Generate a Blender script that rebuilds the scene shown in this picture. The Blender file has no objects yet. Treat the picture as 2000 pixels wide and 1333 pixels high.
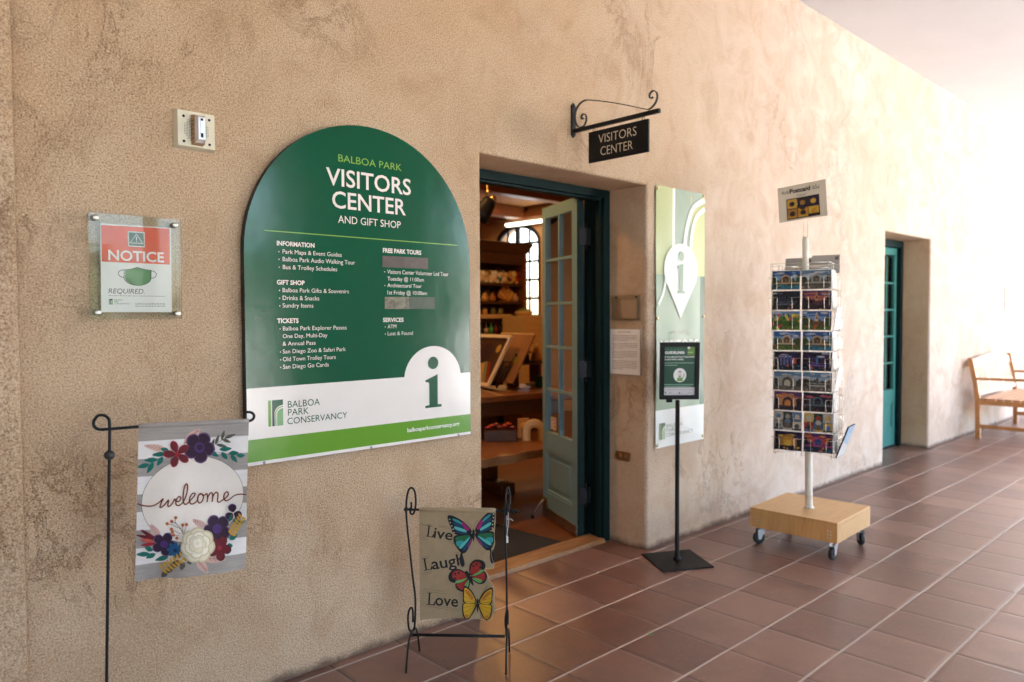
import bpy, bmesh, math, random
from mathutils import Vector as V, Matrix
rad = math.radians
random.seed(7)
S = bpy.context.scene
COL = S.collection

# ---------------------------------------------------------------- camera, light, exposure
cd = bpy.data.cameras.new('camera'); cam = bpy.data.objects.new('camera', cd); COL.objects.link(cam)
cd.sensor_width = 36; cd.lens = 26.359; cd.clip_start = 0.05; cd.clip_end = 400
yaw, pitch, roll = 0.7563, -0.0344, -0.0043
fw = V((math.sin(yaw)*math.cos(pitch), math.cos(yaw)*math.cos(pitch), math.sin(pitch)))
rt = fw.cross(V((0, 0, 1))).normalized(); up = rt.cross(fw)
r2 = rt*math.cos(roll)+up*math.sin(roll); u2 = up*math.cos(roll)-rt*math.sin(roll)
cam.matrix_world = Matrix(((r2.x, u2.x, -fw.x, -2.424), (r2.y, u2.y, -fw.y, -2.632), (r2.z, u2.z, -fw.z, 1.383), (0, 0, 0, 1)))
cd.dof.use_dof = True; cd.dof.focus_distance = 2.75; cd.dof.aperture_fstop = 2.4
S.camera = cam

SUN_EL, SUN_AZ = 52, 62          # degrees; azimuth of the sun measured from +Y towards +X
w = bpy.data.worlds.new('World'); S.world = w; w.use_nodes = True
nt = w.node_tree; bg = nt.nodes['Background']
sk = nt.nodes.new('ShaderNodeTexSky'); sk.sky_type = 'NISHITA'; sk.sun_disc = False
sk.sun_elevation = rad(SUN_EL); sk.sun_rotation = rad(SUN_AZ); sk.dust_density = 2.5
nt.links.new(sk.outputs[0], bg.inputs[0]); bg.inputs[1].default_value = 0.15
sd = bpy.data.lights.new('sun', 'SUN'); sd.energy = 4.0; sd.angle = rad(0.5); sd.color = (1, 0.95, 0.87)
so = bpy.data.objects.new('sun', sd); COL.objects.link(so)
sdir = V((math.sin(rad(SUN_AZ))*math.cos(rad(SUN_EL)), math.cos(rad(SUN_AZ))*math.cos(rad(SUN_EL)), math.sin(rad(SUN_EL))))
so.rotation_euler = sdir.to_track_quat('Z', 'Y').to_euler(); so.location = (0, -8, 12)
S.view_settings.view_transform = 'Standard'; S.view_settings.look = 'None'
S.view_settings.exposure = 4.08; S.view_settings.gamma = 1
S.render.engine = 'CYCLES'
cy = S.cycles
cy.use_denoising = True; cy.max_bounces = 10; cy.diffuse_bounces = 6; cy.glossy_bounces = 4
cy.transmission_bounces = 6; cy.sample_clamp_indirect = 6; cy.caustics_reflective = False; cy.caustics_refractive = False

# ---------------------------------------------------------------- materials
def lin(c):
    c = c/255
    return c/12.92 if c <= .04045 else ((c+.055)/1.055)**2.4
def hexc(h): return tuple(lin(int(h[i:i+2], 16)) for i in (0, 2, 4))
class N:
    def __init__(s, name):
        s.m = bpy.data.materials.new(name); s.m.use_nodes = True; s.t = s.m.node_tree
        s.b = s.t.nodes['Principled BSDF']; s.co = None
    def n(s, typ, ins=None, **kw):
        x = s.t.nodes.new('ShaderNode'+typ)
        for k, v in kw.items(): setattr(x, k, v)
        for k, v in (ins or {}).items():
            if hasattr(v, 'is_output') or isinstance(v, bpy.types.NodeSocket): s.t.links.new(v, x.inputs[k])
            else: x.inputs[k].default_value = v
        return x
    def coord(s, scale=(1, 1, 1), loc=(0, 0, 0)):
        if not s.co: s.co = s.n('TexCoord').outputs['Object']
        return s.n('Mapping', {0: s.co, 'Scale': scale, 'Location': loc}).outputs[0]
    def noise(s, scale, detail=4, rough=.5, dist=0, vec=None):
        return s.n('TexNoise', {'Vector': vec or s.coord(), 'Scale': scale, 'Detail': detail, 'Roughness': rough, 'Distortion': dist}).outputs[0]
    def ramp(s, f, stops):
        r = s.n('ValToRGB', {0: f}); e = r.color_ramp.elements
        while len(e) < len(stops): e.new(.5)
        for k, (p, c) in zip(e, stops): k.position = p; k.color = (*c, 1) if not isinstance(c, (int, float)) else (c, c, c, 1)
        return r.outputs[0]
    def mix(s, f, a, b, mode='MIX'):
        x = s.n('Mix', data_type='RGBA', blend_type=mode)
        for i, v in ((0, f), (6, a), (7, b)):
            if isinstance(v, bpy.types.NodeSocket): s.t.links.new(v, x.inputs[i])
            else: x.inputs[i].default_value = (*v, 1) if isinstance(v, tuple) else v
        return x.outputs[2]
    def math(s, op, a, b=0.0, c=0.0, clamp=False):
        x = s.n('Math', operation=op); x.use_clamp = clamp
        for i, v in enumerate((a, b, c)):
            if isinstance(v, bpy.types.NodeSocket): s.t.links.new(v, x.inputs[i])
            else: x.inputs[i].default_value = v
        return x.outputs[0]
    def bump(s, h, strength, dist=.01, normal=None):
        ins = {'Height': h, 'Strength': strength, 'Distance': dist}
        if normal: ins['Normal'] = normal
        return s.n('Bump', ins).outputs[0]
    def set(s, **kw):
        nm = {'col': 'Base Color', 'rough': 'Roughness', 'metal': 'Metallic', 'normal': 'Normal', 'spec': 'Specular IOR Level', 'coat': 'Coat Weight', 'trans': 'Transmission Weight', 'ior': 'IOR', 'ecol': 'Emission Color', 'es': 'Emission Strength', 'sheen': 'Sheen Weight'}
        for k, v in kw.items():
            i = s.b.inputs[nm[k]]
            if isinstance(v, bpy.types.NodeSocket): s.t.links.new(v, i)
            else: i.default_value = (*v, 1) if isinstance(v, tuple) else v
        return s.m
MATS = {}
def mat(name, col, rough=.5, metal=0, var=.10, scale=25, bump=0, bscale=300, coat=0, spec=.5):
    if name in MATS: return MATS[name]
    n = N(name); c = hexc(col) if isinstance(col, str) else col
    f = n.noise(scale, 5, .6)
    lo = tuple(x*(1-var) for x in c); hi = tuple(min(1, x*(1+var)) for x in c)
    cc = n.mix(f, lo, hi)
    rr = n.math('MULTIPLY_ADD', n.noise(scale*.6, 3), .25*rough, rough*.87)
    n.set(col=cc, rough=rr, metal=metal, coat=coat, spec=spec)
    if bump: n.set(normal=n.bump(n.noise(bscale, 3), bump, .004))
    MATS[name] = n.m; return n.m
def ink(h, rough=.45): return mat('print_%s_%d' % (h, rough*100), tuple(x*.86 for x in hexc(h)), rough, var=.05, scale=60)

def m_stucco(tan=False):
    n = N('tan_reveal_plaster' if tan else 'stucco'); co = n.coord()
    sep = n.n('SeparateXYZ', {0: co}).outputs
    big = n.noise(.9, 5, .6, .8); mid = n.noise(4.2, 7, .66, 1.1); grain = n.noise(175, 3, .68); grain2 = n.noise(90, 3, .6)
    # sandy float finish near the sign turns to trowelled plaster, coloured paler partly for the brighter light
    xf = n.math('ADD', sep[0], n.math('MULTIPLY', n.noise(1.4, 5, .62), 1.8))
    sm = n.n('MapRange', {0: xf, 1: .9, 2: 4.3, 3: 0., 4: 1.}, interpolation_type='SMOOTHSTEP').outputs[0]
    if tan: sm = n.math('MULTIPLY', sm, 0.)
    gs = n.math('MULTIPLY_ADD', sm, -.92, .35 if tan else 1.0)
    c = n.mix(n.ramp(big, [(.3, 0.), (.7, 1.)]), (.475, .315, .19), (.55, .41, .28))
    c = n.mix(n.ramp(mid, [(.36, .36), (.48, 0.)]), c, (.38, .24, .135))
    c = n.mix(n.ramp(n.noise(2.1, 6, .6, .5, n.coord((1, 1, .8), (4, 2, 9))), [(.50, 0.), (.72, .55)]), c, (.60, .475, .345))
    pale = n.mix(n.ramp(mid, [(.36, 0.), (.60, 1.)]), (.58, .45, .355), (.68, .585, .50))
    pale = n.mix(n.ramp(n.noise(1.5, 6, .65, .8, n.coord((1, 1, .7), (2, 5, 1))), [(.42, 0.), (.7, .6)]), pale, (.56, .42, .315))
    # trowel scars: broken dark ridges, denser in some patches than in others
    def scars(sc_, loc, lo, hi, stretch):
        v = n.noise(sc_, 8, .74, 1.5, n.coord(stretch, loc)); k = n.ramp(v, [(.482, 0.), (.5, 1.), (.518, 0.)])
        return n.math('MULTIPLY', k, n.ramp(n.noise(sc_*.6, 3, .55, .3, n.coord((1, 1, 1), (loc[0]+3, 1, 7))), [(lo, 0.), (hi, 1.)]))
    s1 = scars(2.2, (0, 0, 0), .48, .64, (1.3, 1.3, .8)); s2 = scars(4.5, (7, 3, 2), .54, .66, (1, 1, 1.3))
    scm = n.math('MAXIMUM', s1, n.math('MULTIPLY', s2, .3))
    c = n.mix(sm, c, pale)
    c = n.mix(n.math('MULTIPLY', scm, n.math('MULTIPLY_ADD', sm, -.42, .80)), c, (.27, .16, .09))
    # darker colour in the pits of the sandy coat
    pit = n.ramp(grain, [(.37, 1.), (.50, 0.)]); pit2 = n.ramp(grain2, [(.30, 1.), (.40, 0.)])
    patch = n.ramp(n.noise(2.3, 5, .65, .5, n.coord((1, 1, 1), (8, 3, 2))), [(.28, .50), (.66, .92)])
    pm = n.math('MULTIPLY', n.math('MULTIPLY', patch, gs), 1.0)
    c = n.mix(n.math('MULTIPLY', pit, pm), c, (.235, .14, .075))
    c = n.mix(n.math('MULTIPLY', pit2, n.math('MULTIPLY', pm, .4)), c, (.22, .13, .07))
    c = n.mix(n.math('MULTIPLY', n.ramp(grain, [(.54, 0.), (.66, .6)]), gs), c, (.70, .57, .43))
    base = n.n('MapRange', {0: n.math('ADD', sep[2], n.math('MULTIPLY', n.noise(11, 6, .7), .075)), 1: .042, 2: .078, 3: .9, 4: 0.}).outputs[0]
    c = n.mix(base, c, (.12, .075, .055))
    h = n.math('ADD', n.math('MULTIPLY', grain, .6), n.math('MULTIPLY', grain2, .5))
    b = n.bump(h, n.math('MULTIPLY', gs, .8), .007)
    b = n.bump(n.math('ADD', n.math('MULTIPLY', mid, .45), n.math('MULTIPLY', scm, -.40)), .55, .014, b)
    b = n.bump(n.noise(2.2, 3, .5), .4, .05, b)
    return n.set(col=c, rough=.92, normal=b, spec=.2)

def m_tiles():
    n = N('terracotta_tiles'); co = n.coord(); sep = n.n('SeparateXYZ', {0: co}).outputs
    wob = n.math('MULTIPLY', n.math('SUBTRACT', n.noise(3.1, 5, .65), .5), .012)
    tx = n.math('DIVIDE', n.math('ADD', n.math('ADD', sep[0], 315*.1), wob), .315)
    ty = n.math('DIVIDE', n.math('ADD', n.math('ADD', sep[1], .05+.32541*100), wob), .32541)
    fx = n.math('FRACT', tx); fy = n.math('FRACT', ty)
    dx = n.math('MULTIPLY', n.math('MINIMUM', fx, n.math('SUBTRACT', 1., fx)), .315)
    dy = n.math('MULTIPLY', n.math('MINIMUM', fy, n.math('SUBTRACT', 1., fy)), .325)
    jx = n.n('MapRange', {0: dx, 1: .0032, 2: .0052, 3: 1., 4: 0.}).outputs[0]
    jy = n.n('MapRange', {0: dy, 1: .0044, 2: .0062, 3: 1., 4: 0.}).outputs[0]
    cid = n.n('CombineXYZ', {0: n.math('FLOOR', tx), 1: n.math('FLOOR', ty)}).outputs[0]
    wn = n.n('TexWhiteNoise', {0: cid}).outputs
    big = n.noise(5, 6, .65, .5); fine = n.noise(60, 4, .7)
    c = n.mix(n.ramp(big, [(.3, 0.), (.7, 1.)]), (.112, .048, .034), (.225, .108, .076))
    c = n.mix(n.math('MULTIPLY', wn[0], .65), c, (.14, .060, .041)); wn2 = n.n('SeparateColor', {0: wn[1]}).outputs[2]
    c = n.mix(n.math('MULTIPLY', n.math('GREATER_THAN', wn2, .62), n.math('MULTIPLY', wn2, .6)), c, (.30, .165, .125))
    c = n.mix(n.ramp(n.noise(2.5, 5, .6, .4, n.coord((1, 1, 1), (5, 5, 0))), [(.45, 0.), (.72, .6)]), c, (.10, .052, .043))
    c = n.mix(n.ramp(fine, [(.60, 0.), (.76, .5)]), c, (.40, .27, .21))
    c = n.mix(n.ramp(n.noise(22, 6, .75, 1.2, n.coord((1, 2.2, 1), (1, 9, 0))), [(.56, 0.), (.74, .35)]), c, (.38, .27, .22))
    gr = n.noise(30, 4)
    g1 = n.mix(gr, (.36, .29, .25), (.56, .48, .43))
    g2 = n.mix(gr, (.05, .032, .028), (.20, .14, .115))  # same grout darkened: shade in the recessed joints put into its colour
    c = n.mix(jx, c, g2); c = n.mix(jy, c, g1)
    j = n.math('MAXIMUM', jx, jy)
    r = n.math('ADD', n.math('MULTIPLY_ADD', big, .16, .24), n.math('MULTIPLY', fine, .14))
    r = n.math('ADD', r, n.math('MULTIPLY', j, .4), clamp=True)
    cup = n.math('MINIMUM', n.math('MINIMUM', dx, dy), .02)
    h = n.math('ADD', n.math('MULTIPLY', cup, 30.), n.math('MULTIPLY', n.noise(9, 4, .55), .22))
    h = n.math('ADD', h, n.math('MULTIPLY', fine, .03))
    tilt = n.math('ADD', n.math('MULTIPLY', n.math('SUBTRACT', wn[0], .5), n.math('MULTIPLY', fx, .9)), n.math('MULTIPLY', n.math('SUBTRACT', n.n('SeparateColor', {0: wn[1]}).outputs[1], .5), n.math('MULTIPLY', fy, .9)))
    b = n.bump(h, .55, .006); b = n.bump(tilt, .35, .012, b)
    n.b.inputs['Coat Roughness'].default_value = .3
    return n.set(col=c, rough=r, normal=b, spec=.6, coat=.2)

def m_planks(name, c0, c1, wid=.09, rough=.3, axis='y'):
    n = N(name); co = n.coord(); sep = n.n('SeparateXYZ', {0: co}).outputs
    a = sep[1] if axis == 'y' else sep[0]
    t = n.math('DIVIDE', n.math('ADD', a, 50.), wid)
    d = n.math('ABSOLUTE', n.math('SUBTRACT', n.math('FRACT', t), .5))
    gap = n.ramp(d, [(.47, 0.), (.495, 1.)])
    wn = n.n('TexWhiteNoise', {0: n.n('CombineXYZ', {0: n.math('FLOOR', t)}).outputs[0]}).outputs[0]
    g = n.noise(4, 6, .65, .6, n.coord((2, 14, 14) if axis == 'y' else (14, 2, 14)))
    c = n.mix(n.math('ADD', n.math('MULTIPLY', g, .6), n.math('MULTIPLY', wn, .4)), c0, c1)
    c = n.mix(gap, c, tuple(x*.2 for x in c0))
    return n.set(col=c, rough=n.math('MULTIPLY_ADD', g, .2, rough))
def m_wood(name, c0, c1, rough=.4, stretch=(1.5, 14, 14), scale=3, coat=0):
    n = N(name); g = n.noise(scale, 7, .65, .8, n.coord(stretch)); f = n.noise(scale*22, 3, .6, 0, n.coord(stretch))
    c = n.mix(n.ramp(g, [(.3, 0.), (.7, 1.)]), c0, c1); c = n.mix(n.ramp(f, [(.55, 0.), (.8, .35)]), c, tuple(x*.5 for x in c0))
    return n.set(col=c, rough=n.math('MULTIPLY_ADD', g, .2, rough), normal=n.bump(f, .12, .003), coat=coat)
def m_weave(name, c0, c1, sc=900):
    n = N(name)
    wa = n.n('TexWave', {0: n.coord((1, 1, .05)), 'Scale': sc*.35, 'Distortion': 2.5, 'Detail': 2}).outputs[1]
    wb = n.n('TexWave', {0: n.coord((.05, .05, 1)), 'Scale': sc*.35, 'Distortion': 2.5, 'Detail': 2}, bands_direction='Z').outputs[1]
    f = n.math('MULTIPLY', n.math('ADD', wa, wb), .5); k = n.noise(35, 5, .7)
    c = n.mix(n.math('ADD', n.math('MULTIPLY', f, .5), n.math('MULTIPLY', k, .5)), c0, c1)
    return n.set(col=c, rough=.9, normal=n.bump(f, .3, .002), sheen=.1)
def m_glass(name, tint=(.97, .98, .97), rough=.0, ior=1.45):
    n = N(name); f = n.noise(6, 3)
    n.set(col=tint, rough=n.math('MULTIPLY_ADD', f, .02, rough), trans=1.0, ior=ior)
    return n.m
def m_sheet(name, alpha=.12, rough=.04, ior=1.5, tint=(.95, .96, .95)):
    # thin clear sheet: straight-through transmission plus a mirror-like surface reflection
    n = N(name); t = n.t; out = t.nodes['Material Output']
    gl = n.n('BsdfGlossy', {'Roughness': rough}); tr = n.n('BsdfTransparent', {0: (*tint, 1)})
    lw = n.n('Fresnel', {'IOR': ior})
    f = n.math('ADD', lw.outputs[0], n.math('MULTIPLY', n.noise(3, 3), alpha), clamp=True)
    mx = n.n('MixShader', {0: f, 1: tr.outputs[0], 2: gl.outputs[0]})
    t.links.new(mx.outputs[0], out.inputs[0]); return n.m
def m_emit(name, col, st):
    n = N(name); f = n.noise(9, 2)
    return n.set(col=(.8, .8, .8), ecol=n.mix(f, tuple(x*.92 for x in col), col), es=st)

STUCCO = m_stucco(); REVEAL = m_stucco(True); TILES = m_tiles()
BLACK = mat('black_iron', (.010, .010, .011), .5, 0, .3, 40, .15, 500, spec=.25)
SATIN = mat('black_plastic', (.010, .010, .011), .5, 0, .2, 40, spec=.18)
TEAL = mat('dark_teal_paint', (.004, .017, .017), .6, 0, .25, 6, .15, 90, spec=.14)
TEALF = mat('skylit_teal_paint', (.20, .37, .46), .42, 0, .16, 9, .2, 120)  # paler, greyer teal puts skylight on the open leaf into the paint
TEAL2 = mat('bright_teal_paint', (.06, .25, .225), .35, 0, .12, 6, .15, 90)
STEEL = mat('brushed_steel', (.60, .57, .50), .30, 1, .1, 60)
BRASS = mat('aged_brass', (.52, .40, .20), .35, 1, .15, 50)
ZINC = mat('zinc_plate', (.42, .42, .43), .4, 1, .15, 40)
CHROME = mat('wire_chrome', (.80, .76, .68), .25, 1, .08, 50)
WHITEM = mat('matte_white_paint', (.65, .67, .70), .8, 0, .05, 3, .4, 14)
PAPER = mat('white_paper', (.80, .79, .76), .7, 0, .04, 30)
CREAM = mat('cream_enamel', (.66, .61, .47), .4, 0, .06, 40)
RUBBER = mat('black_rubber', (.02, .02, .022), .55, 0, .2, 60)
PLY = m_wood('maple_veneer', (.58, .31, .10), (.70, .42, .17), .33, (2, 16, 2), 2.5, .15)
BENCHW = m_wood('oiled_teak', (.40, .17, .055), (.56, .27, .10), .32, (2, 14, 14), 3)
GLAREW = m_wood('glare_pale_teak', (.62, .48, .34), (.78, .66, .52), .3, (14, 14, 2), 3)  # teak lightened to stand in for glare on the bench back
DARKW = m_wood('dark_stained_oak', (.035, .011, .005), (.09, .028, .010), .3)
MIDW = m_wood('brown_oak', (.13, .045, .015), (.26, .10, .034), .28)
LIGHTW = m_wood('light_pine', (.55, .36, .16), (.72, .50, .25), .5)
POLEM = mat('cream_pole_paint', (.66, .60, .50), .35, 0, .10, 20)
BURLAP = m_weave('burlap', (.26, .18, .095), (.50, .375, .225))
CLEAR = m_sheet('clear_acrylic', .01, .02, 1.15)
PANE = m_sheet('window_glass', .02, .02, 1.5, (.62, .68, .66))
VINYL = mat('banner_vinyl', (.75, .76, .72), .32, 0, .04, 20)

# ---------------------------------------------------------------- mesh helpers
def thing(name, label, cat, loc=(0, 0, 0), group=None):
    o = bpy.data.objects.new(name, None); COL.objects.link(o); o.empty_display_size = .05
    o.location = loc; return tag(o, label, cat, group)
def tag(o, label, cat, group=None):
    o['label'] = label; o['category'] = cat
    if group: o['group'] = group
    return o
def struct(o, kind='structure'):
    o['kind'] = kind; return o
def F(o, u, v=(0, 0, 1)):
    """planar frame: (u, v, w) -> world, w along u x v"""
    o, u, v = V(o), V(u).normalized(), V(v).normalized(); n = u.cross(v)
    return lambda a, b, c=0: o+u*a+v*b+n*c
WALL = lambda x0=0, z0=0, y0=0: (lambda a, b, c=0: V((x0+a, y0-c, z0+b)))
_txt = {}
def glyphs(s, bold=0):
    if (s, bold) not in _txt:
        cu = bpy.data.curves.new('t', 'FONT'); cu.body = s; cu.resolution_u = 3; cu.offset = bold
        o = bpy.data.objects.new('t', cu); COL.objects.link(o)
        dg = bpy.context.evaluated_depsgraph_get(); me = o.evaluated_get(dg).to_mesh()
        vs = [(v.co.x, v.co.y) for v in me.vertices]; fs = [tuple(p.vertices) for p in me.polygons]
        o.evaluated_get(dg).to_mesh_clear(); bpy.data.objects.remove(o); bpy.data.curves.remove(cu)
        _txt[(s, bold)] = (vs, fs)
    return _txt[(s, bold)]
def smooth(pts, n=5, closed=False):
    P = [V(p) for p in pts]; out = []; m = len(P)
    for i in range(m if closed else m-1):
        a, b, c, d = (P[(i+k) % m] if closed else P[max(0, min(m-1, i+k))] for k in (-1, 0, 1, 2))
        for k in range(n):
            t = k/n
            out.append(.5*((2*b)+(c-a)*t+(2*a-5*b+4*c-d)*t*t+(3*b-a-3*c+d)*t*t*t))
    if not closed: out.append(P[-1])
    return out
def circ(cx, cy, rx, ry=None, n=24, a0=0, a1=360):
    ry = ry or rx; full = abs(a1-a0) >= 360
    return [(cx+rx*math.cos(rad(a0+(a1-a0)*k/(n if full else n-1))), cy+ry*math.sin(rad(a0+(a1-a0)*k/(n if full else n-1)))) for k in range(n)]
class MB:
    def __init__(s): s.v = []; s.f = []; s.mi = []; s.sm = []; s.ms = []
    def add(s, vs, fs, m, sm=False):
        if m not in s.ms: s.ms.append(m)
        k = s.ms.index(m); b = len(s.v); s.v += [V(v) for v in vs]
        for f in fs: s.f.append(tuple(i+b for i in f)); s.mi.append(k); s.sm.append(sm)
        return s
    def hexa(s, p, m, bev=0):
        """p: 8 corners, bottom ring then top ring (counter-clockwise seen from above)"""
        fs = [(3, 2, 1, 0), (4, 5, 6, 7), (0, 1, 5, 4), (1, 2, 6, 5), (2, 3, 7, 6), (3, 0, 4, 7)]
        if not bev: return s.add(p, fs, m)
        bm = bmesh.new(); vs = [bm.verts.new(q) for q in p]
        for f in fs: bm.faces.new([vs[i] for i in f])
        bmesh.ops.bevel(bm, geom=list(bm.edges), offset=bev, segments=2, affect='EDGES', profile=.6)
        bm.verts.index_update()
        s.add([v.co for v in bm.verts], [tuple(v.index for v in f.verts) for f in bm.faces], m); bm.free(); return s
    def box(s, x0, x1, y0, y1, z0, z1, m, bev=0):
        return s.hexa([(x0, y0, z0), (x1, y0, z0), (x1, y1, z0), (x0, y1, z0), (x0, y0, z1), (x1, y0, z1), (x1, y1, z1), (x0, y1, z1)], m, bev)
    def fbox(s, fr, u0, u1, v0, v1, w0, w1, m, bev=0):
        # frame box; ring order chosen so that faces look outwards for a right-handed frame
        p = [fr(u0, v0, w1), fr(u1, v0, w1), fr(u1, v0, w0), fr(u0, v0, w0), fr(u0, v1, w1), fr(u1, v1, w1), fr(u1, v1, w0), fr(u0, v1, w0)]
        return s.hexa(p, m, bev)
    def tube(s, pts, r, m, n=8, closed=False, caps=True, r1=None):
        P = [V(p) for p in pts]; k = len(P); vs = []; fs = []; nn = None
        for i, p in enumerate(P):
            a = P[i-1] if (i or closed) else P[0]; b = P[(i+1) % k] if (i < k-1 or closed) else P[-1]
            t = (b-a).normalized()
            if nn is None:
                nn = t.cross(V((0, 0, 1)))
                if nn.length < .05: nn = t.cross(V((1, 0, 0)))
            nn = (nn-t*nn.dot(t)).normalized(); bb = t.cross(nn)
            q = r if r1 is None else r+(r1-r)*i/(k-1)
            vs += [p+nn*q*math.cos(2*math.pi*j/n)+bb*q*math.sin(2*math.pi*j/n) for j in range(n)]
        for i in range(k if closed else k-1):
            for j in range(n):
                a, b = i*n, ((i+1) % k)*n; fs.append((a+j, a+(j+1) % n, b+(j+1) % n, b+j))
        if caps and not closed: fs += [tuple(range(n))[::-1], tuple((k-1)*n+j for j in range(n))]
        return s.add(vs, fs, m, True)
    def lathe(s, prof, fr, m, n=20, a0=0):
        """profile of (radius, height) turned about the frame's w axis"""
        vs = [fr(r*math.cos(2*math.pi*j/n), r*math.sin(2*math.pi*j/n), h) for r, h in prof for j in range(n)]
        k = len(prof); fs = [(i*n+j, i*n+(j+1) % n, (i+1)*n+(j+1) % n, (i+1)*n+j) for i in range(k-1) for j in range(n)]
        if prof[0][0] > 1e-6: fs.append(tuple(range(n))[::-1])
        if prof[-1][0] > 1e-6: fs.append(tuple((k-1)*n+j for j in range(n)))
        return s.add(vs, fs, m, True)
    def ball(s, c, r, m, sc=(1, 1, 1), n=10):
        vs = []; fs = []
        for i in range(n+1):
            t = math.pi*i/n
            for j in range(n*2):
                p = math.pi*j/n; vs.append((c[0]+r*sc[0]*math.sin(t)*math.cos(p), c[1]+r*sc[1]*math.sin(t)*math.sin(p), c[2]-r*sc[2]*math.cos(t)))
        k = 2*n
        for i in range(n):
            for j in range(k): fs.append((i*k+j, i*k+(j+1) % k, (i+1)*k+(j+1) % k, (i+1)*k+j))
        return s.add(vs, fs, m, True)
    def poly(s, fr, pts, w, m):
        return s.add([fr(p[0], p[1], w) for p in pts], [tuple(range(len(pts)))], m)
    def rect(s, fr, u0, u1, v0, v1, w, m): return s.poly(fr, [(u0, v0), (u1, v0), (u1, v1), (u0, v1)], w, m)
    def prism(s, fr, pts, w0, w1, m, side=None):
        k = len(pts); a = [fr(p[0], p[1], w0) for p in pts]; b = [fr(p[0], p[1], w1) for p in pts]
        s.add(a+b, [tuple(range(k))[::-1]], m); s.add(b, [tuple(range(k))], m)
        return s.add(a+b, [(i, (i+1) % k, k+(i+1) % k, k+i) for i in range(k)], side or m)
    def text(s, fr, t, x0, x1, yb, cap, w, m, bold=0, shear=0, rot=0):
        vs, fs = glyphs(t, bold); xs = [v[0] for v in vs]; k = (x1-x0)/(max(xs)-min(xs)); xm = min(xs)
        cr = glyphs('H', 0)[0]; ch = max(v[1] for v in cr); ky = cap/ch; c, sn = math.cos(rad(rot)), math.sin(rad(rot))
        q = []
        for x, y in vs:
            a, b = (x-xm)*k+y*ky*shear, y*ky
            q.append(fr(x0+a*c-b*sn, yb+a*sn+b*c, w))
        return s.add(q, fs, m)
    def stroke(s, fr, pts, wd, w, m, closed=False, taper=False):
        P = [V((p[0], p[1], 0)) for p in pts]; k = len(P); L = []; Rr = []
        for i, p in enumerate(P):
            a = P[i-1] if (i or closed) else P[0]; b = P[(i+1) % k] if (i < k-1 or closed) else P[-1]
            t = (b-a).normalized(); nn = V((-t.y, t.x, 0)); q = wd/2*(1 if not taper else max(.15, math.sin(math.pi*i/(k-1))))
            L.append(p+nn*q); Rr.append(p-nn*q)
        vs = [fr(p.x, p.y, w) for p in L+Rr]
        fs = [(k+i, k+(i+1) % k, (i+1) % k, i) for i in range(k if closed else k-1)]
        return s.add(vs, fs, m)
    def build(s, name, parent=None, origin=None, fix=False):
        me = bpy.data.meshes.new(name); off = parent_loc(parent) if parent else V(origin or (0, 0, 0))
        me.from_pydata([v-off for v in s.v], [], s.f)
        for m in s.ms: me.materials.append(m)
        me.polygons.foreach_set('material_index', s.mi); me.polygons.foreach_set('use_smooth', s.sm)
        me.validate(); me.update()
        o = bpy.data.objects.new(name, me); COL.objects.link(o)
        if parent: o.parent = parent
        else: o.location = off
        return o
def parent_loc(p):
    l = V((0, 0, 0))
    while p: l += p.location; p = p.parent
    return l
def autosmooth(o, deg=35):
    me = o.data; me.polygons.foreach_set('use_smooth', [True]*len(me.polygons))
    try: me.set_sharp_from_angle(angle=rad(deg))
    except Exception: pass
    return o

# ================================================================ SETTING
X0, X1, HZ = -9.0, 15.0, 3.70          # arcade length, ceiling height
DEP = -4.6                             # outer line of the arcade
m = MB(); m.add([(X0, DEP-.5, 0), (X1+3, DEP-.5, 0), (X1+3, .5, 0), (X0, .5, 0)], [(0, 1, 2, 3)], TILES)
struct(m.build('floor'))
PLAZA = mat('sunlit_paving', (.62, .59, .55), .85, 0, .12, 2, .2, 60)
m = MB(); m.add([(-120, -120, -.02), (120, -120, -.02), (120, 120, -.02), (-120, 120, -.02)], [(0, 1, 2, 3)], PLAZA)
struct(m.build('plaza_ground'))
m = MB(); m.box(X0, X1, DEP-.5, 2.0, HZ, HZ+.25, WHITEM); struct(m.build('ceiling'))

# arcade front towards the plaza: piers and round-headed openings (behind the camera)
OPEN = [(-8.0, -6.6), (-4.4, -2.9), (-1.1, 1.2), (3.5, 5.9), (7.3, 10.4), (11.0, 14.3)]  # unseen bays, widths set to dim the left wall and brighten the right
m = MB(); T = .55; zs, zt = 2.45, 3.45
prev = X0
for a, b in OPEN:
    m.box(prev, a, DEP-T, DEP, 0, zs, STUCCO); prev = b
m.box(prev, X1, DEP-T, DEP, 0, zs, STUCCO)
edges = [X0]+[e for o in OPEN for e in o]+[X1]
for a, b in OPEN:
    arc = [((a+b)/2-(b-a)/2*math.cos(math.pi*k/16), zs+(zt-zs)*math.sin(math.pi*k/16)) for k in range(17)]
    for k in range(16):
        (xa, za), (xb, zb) = arc[k], arc[k+1]
        m.hexa([(xa, DEP-T, za), (xb, DEP-T, zb), (xb, DEP, zb), (xa, DEP, za), (xa, DEP-T, HZ), (xb, DEP-T, HZ), (xb, DEP, HZ), (xa, DEP, HZ)], STUCCO)
for k in range(0, len(edges), 2): m.box(edges[k], edges[k+1], DEP-T, DEP, zs, HZ, STUCCO)
m.box(X0-.5, X0, DEP-T, .5, 0, HZ, STUCCO)
struct(m.build('arcade_wall'))

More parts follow.
